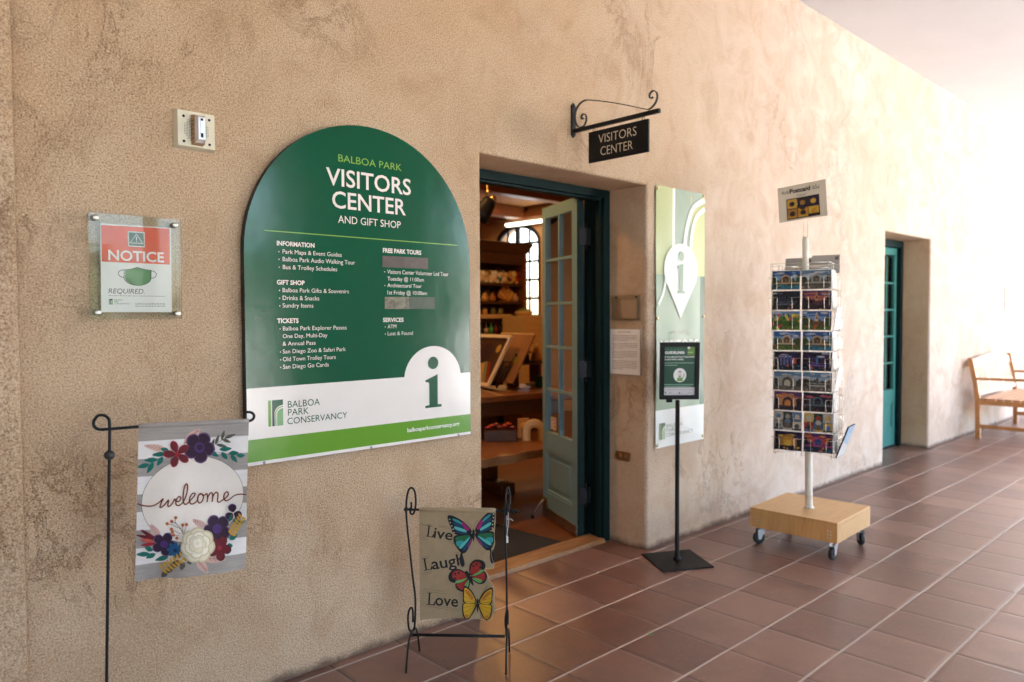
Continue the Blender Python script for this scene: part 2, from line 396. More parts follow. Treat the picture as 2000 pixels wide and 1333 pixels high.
# planting in the garden beyond the nearer openings (it shades them and shows in the glossy signs)
m = MB(); LEAFM = [mat('garden_leaf_a', (.045, .085, .022), .5, var=.4, scale=2), mat('garden_leaf_b', (.075, .11, .03), .45, var=.4, scale=2), mat('dry_frond', (.16, .12, .06), .7, var=.3, scale=2)]
rp = random.Random(3)
for cx, cy_, h, rr in ((-7.5, -7.6, 3.0, 1.2), (-5.6, -8.0, 4.2, 1.4), (-3.9, -7.4, 3.4, 1.1), (-2.0, -7.8, 4.6, 1.3), (-.2, -7.3, 2.6, .9), (1.0, -8.4, 4.9, 1.2), (2.9, -9.4, 3.2, 1.2)):
    m.tube([(cx, cy_, -.02), (cx+.1, cy_, h*.5), (cx, cy_+.05, h*.8)], .13, LEAFM[2], 8, r1=.08)
    for k in range(26):
        a = rp.uniform(0, 6.283); el = rp.uniform(-.3, 1.1); L = rr*rp.uniform(.8, 1.3); o = V((cx, cy_, h*.78)); d = V((math.cos(a)*math.cos(el), math.sin(a)*math.cos(el), math.sin(el)))
        P = [o+d*L*t+V((0, 0, -L*.75*t*t)) for t in (0, .25, .5, .75, 1)]
        for i in range(4):
            sd_ = d.cross(V((0, 0, 1))).normalized()
            for q in range(3):
                c = P[i].lerp(P[i+1], q/3)
                for sg in (-1, 1):
                    e = c+sd_*sg*.30*(1-.5*i/4)+d*.12+V((0, 0, -.12)); f = (P[i+1]-P[i])*.16
                    m.add([c-f, c+f, e], [(0, 1, 2)], LEAFM[k % 2])
    for k in range(110):
        c = V((cx+rp.gauss(0, .55), cy_+rp.gauss(0, .4), abs(rp.gauss(0, .7)))); a = rp.uniform(0, 6.283); d = V((math.cos(a), math.sin(a), rp.uniform(.2, 1.2)))*rp.uniform(.15, .35); n_ = V((-math.sin(a), math.cos(a), 0))*.06
        m.add([c, c+d*.5+n_, c+d, c+d*.5-n_], [(0, 1, 2, 3)], LEAFM[k % 2])
struct(m.build('garden_planting'), 'stuff')

# ---------------------------------------------------------------- the building
bld = thing('visitors_building', 'tan stucco building wall with open teal doorway and lit shop inside', 'building', (0, 0, 0))
DX0, DX1, D2X0, D2X1, DH, WT = -.132, 1.139, 4.715, 5.915, 2.132, .45
bm = bmesh.new()
xs = [X0, DX0, DX1, D2X0, D2X1, X1]; zz = [0, DH, HZ]
g = {(i, j): bm.verts.new((x, 0, z)) for i, x in enumerate(xs) for j, z in enumerate(zz)}
gb = {(i, j): bm.verts.new((xs[i], WT, zz[j])) for i in (1, 2, 3, 4) for j in (0, 1)}
bev = []
for i in range(5):
    for j in range(2):
        if j == 0 and i in (1, 3): continue
        bm.faces.new([g[i, j], g[i+1, j], g[i+1, j+1], g[i, j+1]])
for i in (1, 3):
    for f in ([g[i, 0], g[i, 1], gb[i, 1], gb[i, 0]], [g[i+1, 0], gb[i+1, 0], gb[i+1, 1], g[i+1, 1]], [g[i, 1], g[i+1, 1], gb[i+1, 1], gb[i, 1]]): bm.faces.new(f)
    for a, b in ((g[i, 0], g[i, 1]), (g[i+1, 0], g[i+1, 1]), (g[i, 1], g[i+1, 1])): bev.append(bm.edges.get((a, b)))
bmesh.ops.recalc_face_normals(bm, faces=bm.faces)
bmesh.ops.bevel(bm, geom=bev, offset=.02, segments=4, affect='EDGES', profile=.5)
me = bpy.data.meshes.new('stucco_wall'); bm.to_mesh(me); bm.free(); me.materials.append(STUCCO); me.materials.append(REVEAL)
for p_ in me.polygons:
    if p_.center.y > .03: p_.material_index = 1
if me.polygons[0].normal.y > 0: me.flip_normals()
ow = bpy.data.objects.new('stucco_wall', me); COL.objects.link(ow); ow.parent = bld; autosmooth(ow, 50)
m = MB(); m.box(-3.2, -1.966, -.055, -.001, 0, HZ, STUCCO, .018); autosmooth(m.build('pilaster', bld), 40)
# hairline construction joint / small steel plaque far along the wall
# shop shell behind the wall
SHOPW = mat('warm_plaster', (.50, .32, .17), .8, 0, .10, 3, .2, 30)
SFLOOR = m_planks('oak_floorboards', (.10, .033, .012), (.235, .085, .032), .085, .22, 'y')
m = MB(); SX0, SX1, SY1, SZ = -2.5, 5.0, 6.6, 2.9
def wallbox(m, holes, x, thick, y0, y1, z0, z1, mt):
    """wall on the plane x, with rectangular holes (ya, yb, za, zb)"""
    ys = sorted({y0, y1, *[h[0] for h in holes], *[h[1] for h in holes]})
    for a, b in zip(ys, ys[1:]):
        hs = [h for h in holes if h[0] <= a and b <= h[1]]
        if not hs: m.box(x, x+thick, a, b, z0, z1, mt)
        else: m.box(x, x+thick, a, b, z0, hs[0][2], mt); m.box(x, x+thick, a, b, hs[0][3], z1, mt)
WY0, WY1, WZ0, WZS = 4.68, 5.56, 1.36, 2.40     # arched shop window
wallbox(m, [(WY0, WY1, WZ0, 2.75)], SX1, .2, WT, SY1, 0, HZ, SHOPW)
ya = [(WY0+WY1)/2-(WY1-WY0)/2*math.cos(math.pi*k/14) for k in range(15)]; za = [WZS+.26*math.sin(math.pi*k/14) for k in range(15)]
for k in range(14): m.hexa([(SX1, ya[k], za[k]), (SX1+.2, ya[k], za[k]), (SX1+.2, ya[k+1], za[k+1]), (SX1, ya[k+1], za[k+1]), (SX1, ya[k], 2.75), (SX1+.2, ya[k], 2.75), (SX1+.2, ya[k+1], 2.75), (SX1, ya[k+1], 2.75)], SHOPW)
m.box(SX0-.2, SX0, WT, SY1, 0, HZ, SHOPW); m.box(SX0-.2, SX1+.2, SY1, SY1+.2, 0, HZ, SHOPW)
m.box(SX0, DX0-.0, WT+.002, WT+.06, 0, HZ, SHOPW); m.box(DX1, SX1, WT+.002, WT+.06, 0, HZ, SHOPW); m.box(DX0, DX1, WT+.002, WT+.06, DH, HZ, SHOPW)
m.build('shop_wall', bld)
m = MB(); m.box(SX0, SX1, WT, SY1, SZ, SZ+.15, mat('ochre_ceiling', (.50, .29, .11), .7, 0, .12, 2)); m.build('shop_ceiling', bld)
for xb, yb in ((0, 2.35), (0, 3.5), (0, 4.9)):
    m = MB(); m.box(SX0, SX1, yb, yb+.16, SZ-.17, SZ-.001, MIDW, .01); m.build('ceiling_beam', bld)
m = MB(); m.box(SX1-.09, SX1-.002, .6, SY1, 2.46+.28, 2.46+.36, MIDW); m.build('crown_moulding', bld)
m = MB(); m.box(SX0, SX1, .395, SY1, -.012, .012, SFLOOR); m.build('shop_floor', bld)
# closed lobby behind the second door, added and coloured dark to darken its panes
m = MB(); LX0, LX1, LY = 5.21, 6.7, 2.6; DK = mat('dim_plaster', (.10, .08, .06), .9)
m.box(LX1, LX1+.1, WT, LY, 0, HZ, DK); m.box(LX0, LX1, LY, LY+.1, 0, HZ, DK); m.box(D2X0-.3, LX0+.0, WT+.001, WT+.02, 0, HZ, DK) if False else None
m.box(LX0, LX1, WT, LY, 2.6, 2.7, DK); m.build('lobby_wall', bld)
# rear run of the wall beyond the lobby so that no daylight leaks round the back
m = MB(); m.box(LX1+.1, X1, .25, .45, 0, HZ, STUCCO); m.build('rear_wall', bld)

# window of the shop: frame, mullion, bars, glass
wf = MB(); xw = SX1+.03
prof = [(WY0, WZ0)]+list(zip(ya, za))+[(WY1, WZ0)]
wf.tube([(xw, a, b) for a, b in prof], .045, BLACK, 6, closed=True)
wf.box(xw-.03, xw+.03, 5.115, 5.165, WZ0, WZS+.25, BLACK)
wf.box(xw-.03, xw+.03, WY0, WY1, WZ0-.02, WZ0+.03, BLACK)
wo = wf.build('window', bld)
b_ = MB()
for zb in (1.62, 1.88, 2.14, 2.40): b_.box(xw-.008, xw+.008, WY0+.02, WY1-.02, zb-.017, zb+.017, BLACK)
for yb in (4.90, 5.34): b_.box(xw-.008, xw+.008, yb-.013, yb+.013, WZ0, WZS+.22, BLACK)
b_.build('glazing_bar', wo)
n_ = N('dimming_window_glass'); tr_ = n_.n('BsdfTransparent', {0: n_.mix(n_.noise(4, 4), (.20, .21, .22), (.30, .31, .32))}); n_.t.links.new(tr_.outputs[0], n_.t.nodes['Material Output'].inputs[0])  # grey tint added to cut the bright daylight through this window
m = MB(); m.add([(xw+.012, a, b) for a, b in prof], [tuple(range(len(prof)))], n_.m); m.build('pane', wo)

# door frame: head and jambs with a rebate
m = MB()
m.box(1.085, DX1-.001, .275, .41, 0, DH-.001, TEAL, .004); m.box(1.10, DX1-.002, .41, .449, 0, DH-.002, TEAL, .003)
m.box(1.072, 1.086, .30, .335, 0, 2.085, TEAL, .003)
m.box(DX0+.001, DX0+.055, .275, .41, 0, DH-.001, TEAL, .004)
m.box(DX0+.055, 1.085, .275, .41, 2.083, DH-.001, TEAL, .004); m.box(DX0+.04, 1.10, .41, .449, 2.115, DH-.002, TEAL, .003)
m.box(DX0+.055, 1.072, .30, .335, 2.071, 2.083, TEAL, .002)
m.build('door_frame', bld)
m = MB(); m.hexa([(DX0, .262, 0), (1.085, .262, 0), (1.085, .402, 0), (DX0, .402, 0), (DX0, .275, .022), (1.085, .275, .022), (1.085, .398, .028), (DX0, .398, .028)], m_wood('worn_threshold_oak', (.14, .06, .024), (.42, .22, .085), .45, (1.2, 12, 12), 3), .003)
m.build('threshold', bld)

def french_door(parent, fr, W, H, TH, paint, rows, z0, z1, edge, kick=True):
    """glazed leaf in frame fr (u across from the hinge, v up, w out of the visible face); returns the leaf"""
    st = .075; d = MB()
    d.fbox(fr, 0, st, .018, H, -TH, 0, paint, .002); d.fbox(fr, W-st+.02, W, .018, H, -TH, 0, paint, .002)
    d.fbox(fr, st, W-st+.02, H-.075, H, -TH+.001, -.001, paint, .0015)
    d.fbox(fr, st, W-st+.02, .018, .19, -TH+.001, -.001, paint, .0015)
    d.fbox(fr, st, W-st+.02, .47, z0, -TH+.001, -.001, paint, .0015)
    d.fbox(fr, -.003, 0, .018, H, -TH+.001, -.001, edge)
    leaf = d.build('door', parent)
    b = MB(); um = (st+W-st+.02)/2
    b.fbox(fr, um-.009, um+.009, z0, z1, -TH+.006, -.004, paint, .002)
    ph = (z1-z0)/rows
    for k in range(1, rows): b.fbox(fr, st, W-st+.02, z0+k*ph-.009, z0+k*ph+.009, -TH+.0065, -.0045, paint, .002)
    b.build('muntin', leaf)
    for k in range(rows):
        for c in range(2):
            u0, u1 = (st, um-.009) if c == 0 else (um+.009, W-st+.02)
            g_ = MB(); g_.fbox(fr, u0, u1, z0+k*ph+.008, z0+(k+1)*ph-.008, -TH/2-.002, -TH/2+.002, PANE); g_.build('pane', leaf)
    p = MB(); p.fbox(fr, st, W-st+.02, .19, .47, -TH+.012, -.014, paint)
    a0, a1, b0, b1 = st, W-st+.02, .19, .47
    for q in ((a0, a1, b0, b0+.018), (a0, a1, b1-.018, b1), (a0, a0+.018, b0+.018, b1-.018), (a1-.018, a1, b0+.018, b1-.018)): p.fbox(fr, *q, -.014, -.004, paint, .004)
    p.fbox(fr, a0+.045, a1-.045, b0+.045, b1-.045, -.014, -.008, paint, .003)
    p.build('panel', leaf)
    if kick:
        k = MB(); k.fbox(fr, .002, W-.004, .02, .085, .0, .003, ZINC, .001)
        for u in (.06, .2, .34, .48):
            for v in (.035, .07): k.lathe([(.005, 0), (.004, .002), (0, .0025)], lambda a, b, c, u=u, v=v: fr(u+a, v+b, .003+c), BLACK, 8)
        k.build('kick_plate', leaf)
    return leaf
LF = F((.997, .417, 0), (.397, .917, 0))
LFm = lambda a, b, c=0: LF(a, b, -c)
# the leaf stands open into the shop; w runs out of its visible face
def LFR(a, b, c=0): 
    u = V((.397, .917, 0)).normalized(); n = V((-.917, .397, 0)).normalized()
    return V((.997, .417, 0))+u*a+V((0, 0, 1))*b+n*c
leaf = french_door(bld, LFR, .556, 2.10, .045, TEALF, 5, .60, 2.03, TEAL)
# hinges, hold-open arm
for z in (1.86, 1.05, .27):
    h = MB(); h.tube([(1.052, .395, z-.062), (1.052, .395, z+.062)], .009, BLACK, 10); h.ball((1.052, .395, z+.068), .008, BLACK, n=6); h.ball((1.052, .395, z-.068), .008, BLACK, n=6)
    h.hexa([(1.0, .410, z-.05), (1.003, .405, z-.05), (1.056, .385, z-.05), (1.054, .392, z-.05), (1.0, .410, z+.05), (1.003, .405, z+.05), (1.056, .385, z+.05), (1.054, .392, z+.05)], BLACK)
    h.box(1.052, 1.088, .383, .390, z-.05, z+.05, BLACK); h.build('hinge', leaf)
h = MB(); h.fbox(LFR, .47, .53, .085, .15, .003, .009, BRASS, .002)
h.tube([LFR(.50, .135, .012), LFR(.505, .125, .03), LFR(.525, .05, .075), LFR(.53, .018, .085)], .007, ZINC, 8); h.ball(LFR(.53, .016, .085), .012, RUBBER, n=6); h.build('door_holder', leaf)
# papers taped behind the panes are separate things further down

# second doorway, closed leaf
m = MB()
m.box(D2X1-.075, D2X1-.001, .262, .41, 0, DH-.001, TEAL, .004); m.box(D2X0+.001, D2X0+.075, .262, .41, 0, DH-.001, TEAL, .004)
m.box(D2X0+.075, D2X1-.075, .262, .41, 2.06, DH-.001, TEAL, .004); m.build('door_frame', bld)
for k in range(2):
    xa = D2X1-.08-.525*k
    fr2 = lambda a, b, c=0, xa=xa: V((xa-a, .30-c, b))
    fr2 = (lambda xa: (lambda a, b, c=0: V((xa-.52+a, .30-c, b))))(xa)
    l2 = french_door(bld, fr2, .52, 2.055, .045, TEAL2, 5, .60, 1.97, TEAL, False)
m = MB(); m.box(D2X0, D2X1, .29, .45, 0, .02, BLACK); m.build('threshold', bld)

# ================================================================ WALL-MOUNTED THINGS
# ---- arched information sign
GD, GM, GW, GLm = ink('005238', .16), ink('5c8f2c', .2), ink('dcd5cf', .22), ink('8fc35a', .2)
def m_sign(name, c):
    n = N(name); b = n.bump(n.noise(240, 3, .6), .05, .003); b = n.bump(n.noise(5, 3), .10, .02, b)
    return n.set(col=n.mix(n.noise(8, 4), tuple(x*.95 for x in c), tuple(x*1.04 for x in c)), rough=n.math('MULTIPLY_ADD', n.noise(30, 3), .06, .11), normal=b, spec=.5)
GD = m_sign('sign_green', hexc('005037')); GM = m_sign('sign_leaf_green', hexc('629430')); GW = m_sign('sign_white', hexc('e2dcd6'))
SL, SR, SB, SSP = -1.281, -.234, .843, 1.616
cxs, rs = (SL+SR)/2, (SR-SL)/2
outl = [(SL, SB), (SR, SB)]+[(cxs+rs*math.cos(rad(a)), SSP+rs*math.sin(rad(a))) for a in range(0, 181, 5)]
sign = thing('information_sign', 'large green arched sign listing visitor services on the stucco wall', 'sign', (cxs, 0, SB))
fr = WALL()
m = MB(); m.prism(fr, outl, .004, .034, GD, mat('sign_edge', (.012, .012, .012), .5)); m.build('panel', sign)
m = MB(); w0 = .0345
m.poly(fr, [(SL+.001, SB+.001), (SR-.001, SB+.001), (SR-.001, 1.126)]+[(-.4435+.1535*math.cos(rad(a)), 1.110+.141*math.sin(rad(a))) for a in range(6, 175, 8)]+[(SL+.001, 1.124)], w0, GW)
m.poly(fr, [(SL+.001, .857), (SR-.001, .856), (SR-.001, .936), (SL+.001, .938)], w0+.0005, GM)
m.build('white_band', sign)
m = MB(); w1 = .0353
m.poly(fr, circ(-.445, 1.178, .028, .027, 28), w1, GD)
m.poly(fr, [(-.489, .984), (-.401, .984), (-.400, .995), (-.421, .996), (-.421, 1.128), (-.431, 1.124), (-.488, 1.104), (-.487, 1.097), (-.470, 1.094), (-.467, 1.086), (-.467, .996), (-.489, .994)], w1, GD)
m.build('information_symbol', sign)
m = MB()
def park_logo(m, fr, x, y, s, w, dark, leafg, pale):
    """upright bars with an arch, s = height"""
    k = s/.096
    m.rect(fr, x, x+.011*k, y, y+s, w, leafg)
    m.poly(fr, [(x+.015*k, y), (x+.0245*k, y)]+[(x+(.058-.0335*math.cos(rad(a)))*k, y+(.047+.029*math.sin(rad(a)))*k) for a in range(0, 91, 10)]+[(x+.058*k, y+s), (x+.015*k, y+s)], w, dark)
    m.stroke(fr, [(x+.029*k, y)]+[(x+(.058-.029*math.cos(rad(a)))*k, y+(.045+.025*math.sin(rad(a)))*k) for a in range(0, 91, 10)], .0035*k, w, leafg)
    m.poly(fr, [(x+.034*k, y), (x+.058*k, y), (x+.058*k, y+.064*k)]+[(x+(.058-.024*math.cos(rad(a)))*k, y+(.043+.021*math.sin(rad(a)))*k) for a in range(80, -1, -10)], w, pale)
park_logo(m, fr, -1.2, .979, .096, w1, GD, GM, ink('7fb07c', .25)); m.build('park_logo', sign)
m = MB(); TW = ink('f0ebe4', .3)
m.stroke(fr, [(-1.204, 1.694), (-.302, 1.694)], .0035, w1, GLm)
TX = [('BALBOA PARK',-.898,-.601,1.984,.0272,0,GLm),('VISITORS',-.952,-.555,1.889,.0645,.012,TW),('CENTER',-.927,-.582,1.803,.0631,.012,TW),('AND GIFT SHOP',-.902,-.608,1.746,.0283,0,TW),
('INFORMATION',-1.157,-1.005,1.643,.0159,.03,TW),('Park Maps & Event Guides',-1.135,-.888,1.614,.0155,0,TW),('Balboa Park Audio Walking Tour',-1.135,-.829,1.586,.016,0,TW),('Bus & Trolley Schedules',-1.135,-.909,1.557,.0155,0,TW),('GIFT SHOP',-1.159,-1.048,1.5,.0159,.03,TW),
('Balboa Park Gifts & Souvenirs',-1.137,-.858,1.472,.0153,0,TW),('Drinks & Snacks',-1.137,-.988,1.443,.0158,0,TW),('Sundry Items',-1.138,-1.013,1.415,.0158,0,TW),('TICKETS',-1.16,-1.075,1.358,.0162,.03,TW),('Balboa Park Explorer Passes',-1.138,-.870,1.33,.0153,0,TW),('One Day, Multi-Day',-1.139,-.955,1.302,.0148,0,TW),('& Annual Pass',-1.14,-1.006,1.274,.0148,0,TW),('San Diego Zoo & Safari Park',-1.14,-.875,1.245,.0148,0,TW),('Old Town Trolley Tours',-1.14,-.92,1.216,.0154,0,TW),('San Diego Go Cards',-1.14,-.951,1.188,.0154,0,TW),
('FREE PARK TOURS',-.697,-.504,1.642,.0172,.03,TW),('Visitors Center Volunteer Led Tour',-.677,-.357,1.556,.0165,0,TW),('Tuesday @ 11:00am',-.676,-.491,1.528,.0157,0,TW),('Architectural Tour',-.677,-.503,1.501,.0150,0,TW),('1st Friday @ 10:00am',-.677,-.475,1.471,.0160,0,TW),('SERVICES',-.7,-.598,1.358,.0158,.03,TW),('ATM',-.678,-.635,1.331,.0154,0,TW),('Lost & Found',-.678,-.551,1.302,.0154,0,TW),
('BALBOA',-1.123,-.991,1.042,.0248,0,GD),('PARK',-1.123,-1.038,1.012,.0248,0,GD),('CONSERVANCY',-1.126,-.872,.98,.0237,0,GD),('balboaparkconservancy.org',-.584,-.301,.891,.0165,.02,TW)]
for t, a, b, y, c, bo, mt in TX: m.text(fr, t, a, b, y, c, w1+.0002, mt, bo)
for y in (1.619, 1.591, 1.562, 1.477, 1.448, 1.42, 1.335, 1.25, 1.221, 1.193): m.poly(fr, circ(-1.149, y+.001, .0022, n=8), w1, TW)
for y in (1.562, 1.506, 1.336, 1.307): m.poly(fr, circ(-.689, y+.001, .0022, n=8), w1, TW)
m.build('lettering', sign)
for nm, pts, c in (('cover_tape', [(-.700, 1.582), (-.469, 1.583), (-.469, 1.630), (-.699, 1.628)], '52423a'), ('cover_tape', [(-.690, 1.411), (-.566, 1.411), (-.571, 1.462), (-.690, 1.460)], '5d5a48'), ('cover_tape', [(-.564, 1.411), (-.434, 1.411), (-.434, 1.463), (-.570, 1.462)], '3a4632')):
    m = MB(); n_ = N('tape_'+c); cc = hexc(c); f = n_.ramp(n_.noise(38 if c == '5d5a48' else 9, 6, .7, 1), [(.4, 0.), (.65, 1.)])
    mt = n_.set(col=n_.mix(f, tuple(x*.7 for x in cc), tuple(min(1, x*(1.9 if c == '5d5a48' else 1.15)) for x in cc)), rough=.35)
    m.prism(fr, pts, .0345, .0362, mt); m.build(nm, sign)
for x, z in ((-1.218, .8500), (-.762, .8495), (-.306, .8495)):
    m = MB(); m.lathe([(.0055, 0), (.005, .003), (.0, .0042)], lambda a, b, c, x=x, z=z: V((x+a, -.0352-c, z+b)), ZINC, 10); m.build('screw', sign)

# ---- acrylic mask notice
nt_ = thing('notice_sign', 'square acrylic notice with orange NOTICE heading and green face mask', 'notice', (-1.634, 0, 1.376))
fr = WALL(0, 0, -.012)
m = MB(); m.prism(fr, [(-1.776, 1.376), (-1.497, 1.374), (-1.494, 1.709), (-1.773, 1.711)], .010, .016, CLEAR); m.build('acrylic_front', nt_)
m = MB(); m.prism(fr, [(-1.774, 1.378), (-1.499, 1.376), (-1.496, 1.707), (-1.771, 1.709)], .0, .005, CLEAR); m.build('acrylic_back', nt_)
m = MB(); wP = .0055
m.poly(fr, [(-1.741, 1.398), (-1.526, 1.398), (-1.523, 1.680), (-1.738, 1.678)], wP, PAPER)
m.poly(fr, [(-1.736, 1.558), (-1.530, 1.557), (-1.528, 1.677), (-1.736, 1.673)], wP+.0004, ink('e6501c'))
m.rect(fr, -1.658, -1.607, 1.610, 1.659, wP+.0008, PAPER); m.rect(fr, -1.655, -1.610, 1.613, 1.656, wP+.0012, ink('3c5a44'))
m.stroke(fr, [(-1.652, 1.622), (-1.613, 1.622), (-1.6325, 1.651)], .003, wP+.0016, PAPER, closed=True)
m.stroke(fr, [(-1.6325, 1.643), (-1.6325, 1.632)], .003, wP+.0016, PAPER); m.poly(fr, circ(-1.6325, 1.628, .0018, n=8), wP+.0016, PAPER)
m.text(fr, 'NOTICE', -1.717, -1.548, 1.564, .0315, wP+.0008, PAPER, .02)
mk = [(-1.671, 1.534), (-1.650, 1.537), (-1.632, 1.544), (-1.611, 1.538), (-1.591, 1.536)]+[(-1.632+.040*math.cos(rad(a)), 1.510+.025*math.sin(rad(a))) for a in range(0, -181, -15)]
m.poly(fr, [(x+.003, y) for x, y in mk], wP+.0004, ink('4f8c4b')); m.stroke(fr, mk, .0020, wP+.0008, ink('1e2a28'), closed=True)
for sx, x in ((-1, -1.671), (1, -1.591)): m.stroke(fr, [(x+sx*(.018*math.sin(rad(a))), 1.522+.0125*math.cos(rad(a))) for a in range(0, 181, 15)], .0020, wP+.0008, ink('1e2a28'))
m.text(fr, 'REQUIRED.', -1.719, -1.611, 1.458, .0155, wP+.0004, ink('2b2b2d'), 0, .18)
for k, y in enumerate((1.450, 1.4262, 1.4215, 1.4165)):
    x = -1.718 if k == 0 else -1.640
    while x < -1.548:
        l = random.uniform(.004, .010); m.rect(fr, x, min(x+l, -1.546), y, y+.0016, wP+.0004, ink('6a6a6c')); x += l+.0022
park_logo(m, fr, -1.718, 1.422, .0185, wP+.0004, ink('1c4a38'), ink('5c8f2c'), ink('7fb07c'))
for t, x1, y in (('BALBOA', -1.678, 1.4352), ('PARK', -1.689, 1.4292), ('CONSERVANCY', -1.654, 1.4232)): m.text(fr, t, -1.703, x1, y, .0046, wP+.0004, ink('3f6654'))
m.build('paper', nt_)
for x, z in ((-1.754, 1.694), (-1.515, 1.689), (-1.754, 1.397), (-1.512, 1.393)):
    m = MB(); m.lathe([(.008, .0), (.008, .0275), (.0095, .0285), (.0095, .0345), (.008, .036), (0, .0362)], lambda a, b, c, x=x, z=z: V((x+a, -c, z+b)), STEEL, 18); m.build('standoff_screw', nt_)

# ---- fire alarm
al = thing('fire_alarm', 'square cream fire alarm with clear strobe lens on the wall', 'fire alarm', (-1.4365, 0, 1.951))
m = MB(); a0, a1, b0, b1 = -1.5035, -1.3695, 1.951, 2.081
m.hexa([(a0, 0, b0), (a1, 0, b0), (a1, 0, b1), (a0, 0, b1)]+[(a0+.006, -.024, b0+.008), (a1-.004, -.024, b0+.008), (a1-.004, -.024, b1-.004), (a0+.006, -.024, b1-.004)], CREAM)
m.f = [tuple(reversed(f)) for f in m.f]; m.build('base_plate', al)
m = MB()
fr = WALL(0, 0, -.0243)
for i in range(16):
    for j in range(17):
        x, z = -1.436+(i-7.5)*.0052, 2.016+(j-8)*.0052
        if math.hypot(x+1.436, z-2.016) < .0425 and abs(x+1.436) > .009: m.poly(fr, circ(x, z, .00145, n=6), 0, SATIN)
for x, z in ((-1.478, 2.058), (-1.392, 2.058), (-1.478, 1.974), (-1.392, 1.974)): m.poly(fr, circ(x, z, .0048, n=12), 0, SATIN)
m.build('sounder_grille', al)
m = MB(); c0 = -1.434
m.hexa([(c0-.019, -.024, 1.965), (c0+.019, -.024, 1.965), (c0+.019, -.024, 2.066), (c0-.019, -.024, 2.066), (c0-.017, -.05, 1.969), (c0+.017, -.05, 1.969), (c0+.017, -.05, 2.062), (c0-.017, -.05, 2.062)], mat('amber_housing', (.42, .24, .11), .4))
m.f = [tuple(reversed(f)) for f in m.f]
for z in (1.985, 2.0, 2.015, 2.03, 2.045): m.box(c0-.0192, c0-.0180, -.046, -.028, z-.002, z+.002, mat('amber_print', (.22, .08, .02), .5))
m.build('strobe_housing', al)
m = MB(); m.hexa([(c0-.017, -.05, 1.969), (c0+.017, -.05, 1.969), (c0+.017, -.05, 2.062), (c0-.017, -.05, 2.062), (c0-.011, -.068, 1.978), (c0+.011, -.068, 1.978), (c0+.011, -.068, 2.053), (c0-.011, -.068, 2.053)], mat('strobe_clear', (.62, .60, .60), .08, 0, .05, 30, coat=1)); m.f = [tuple(reversed(f)) for f in m.f]
m.box(c0-.004, c0+.004, -.0695, -.068, 2.000, 2.040, mat('flash_tube', (.95, .95, .95), .1)); m.box(c0-.004, c0+.004, -.0695, -.068, 2.041, 2.048, SATIN); m.box(c0-.004, c0+.004, -.0695, -.068, 1.985, 1.999, SATIN)
m.build('strobe_lens', al)

# ---- iron bracket with hanging sign (both stand out from the wall)
bx = .497
br = thing('sign_bracket', 'black wrought iron scroll bracket fixed above the doorway', 'bracket', (bx, 0, 2.303))
m = MB(); m.prism(lambda a, b, c=0: V((bx+a, -c, b)), [(-.014, 2.315), (0, 2.300), (.014, 2.315), (.014, 2.462), (0, 2.477), (-.014, 2.462)], .0, .010, BLACK)
for z in (2.318, 2.458): m.lathe([(.007, 0), (.005, .004), (0, .005)], lambda a, b, c, z=z: V((bx+a, -.010-c, z+b)), BLACK, 8)
m.build('wall_plate', br)
m = MB(); m.box(bx-.009, bx+.009, -.545, -.010, 2.322, 2.342, BLACK, .003); m.build('arm', br)
def yz(L): return [(bx, -a, b) for a, b in L]
sc = [(.075, 2.388), (.066, 2.383), (.060, 2.392), (.066, 2.405), (.080, 2.408), (.092, 2.396), (.094, 2.375), (.083, 2.352), (.062, 2.344), (.038, 2.352), (.022, 2.378), (.018, 2.410), (.026, 2.440), (.048, 2.463), (.080, 2.474), (.115, 2.470), (.22, 2.440), (.34, 2.400), (.455, 2.357), (.485, 2.350), (.515, 2.366), (.530, 2.392), (.527, 2.418), (.508, 2.431), (.490, 2.422), (.487, 2.405), (.497, 2.398), (.506, 2.403)]
m = MB(); pts = smooth(yz(sc), 4); vs = []; fs = []
for i, p in enumerate(pts):
    t = ((pts[min(i+1, len(pts)-1)])-pts[max(i-1, 0)]).normalized(); nn = V((0, -t.z, t.y))
    vs += [p+nn*.0018+V((-.006, 0, 0)), p+nn*.0018+V((.006, 0, 0)), p-nn*.0018+V((.006, 0, 0)), p-nn*.0018+V((-.006, 0, 0))]
    if i: fs += [((i-1)*4+j, (i-1)*4+(j+1) % 4, i*4+(j+1) % 4, i*4+j) for j in range(4)]
m.add(vs, fs, BLACK); m.build('scroll', br)
hs = thing('hanging_sign', 'black board reading VISITORS CENTER hung from the scroll bracket', 'sign', (bx, -.303, 2.15))
fr = lambda a, b, c=0: V((bx-.012-c, -a, b))     # read from the left: u runs towards the viewer
m = MB(); m.box(bx-.012, bx+.0, -.487, -.119, 2.150, 2.304, SATIN, .001); m.build('board', hs)
m = MB(); SB_ = mat('cream_letter', (.80, .70, .54), .5)
for t, a, b, y in (('VISITORS', .185, .420, 2.238), ('CENTER', .198, .398, 2.176)): m.text(fr, t, a, b, y, .0425, .0008, SB_, -.008)
m.build('lettering', hs)
for y in (.150, .455):
    m = MB(); m.tube([(bx-.006, -y+.007*math.cos(rad(a)), 2.3115+.0085*math.sin(rad(a))) for a in range(0, 360, 30)], .0018, BLACK, 6, closed=True); m.build('hanging_ring', hs)

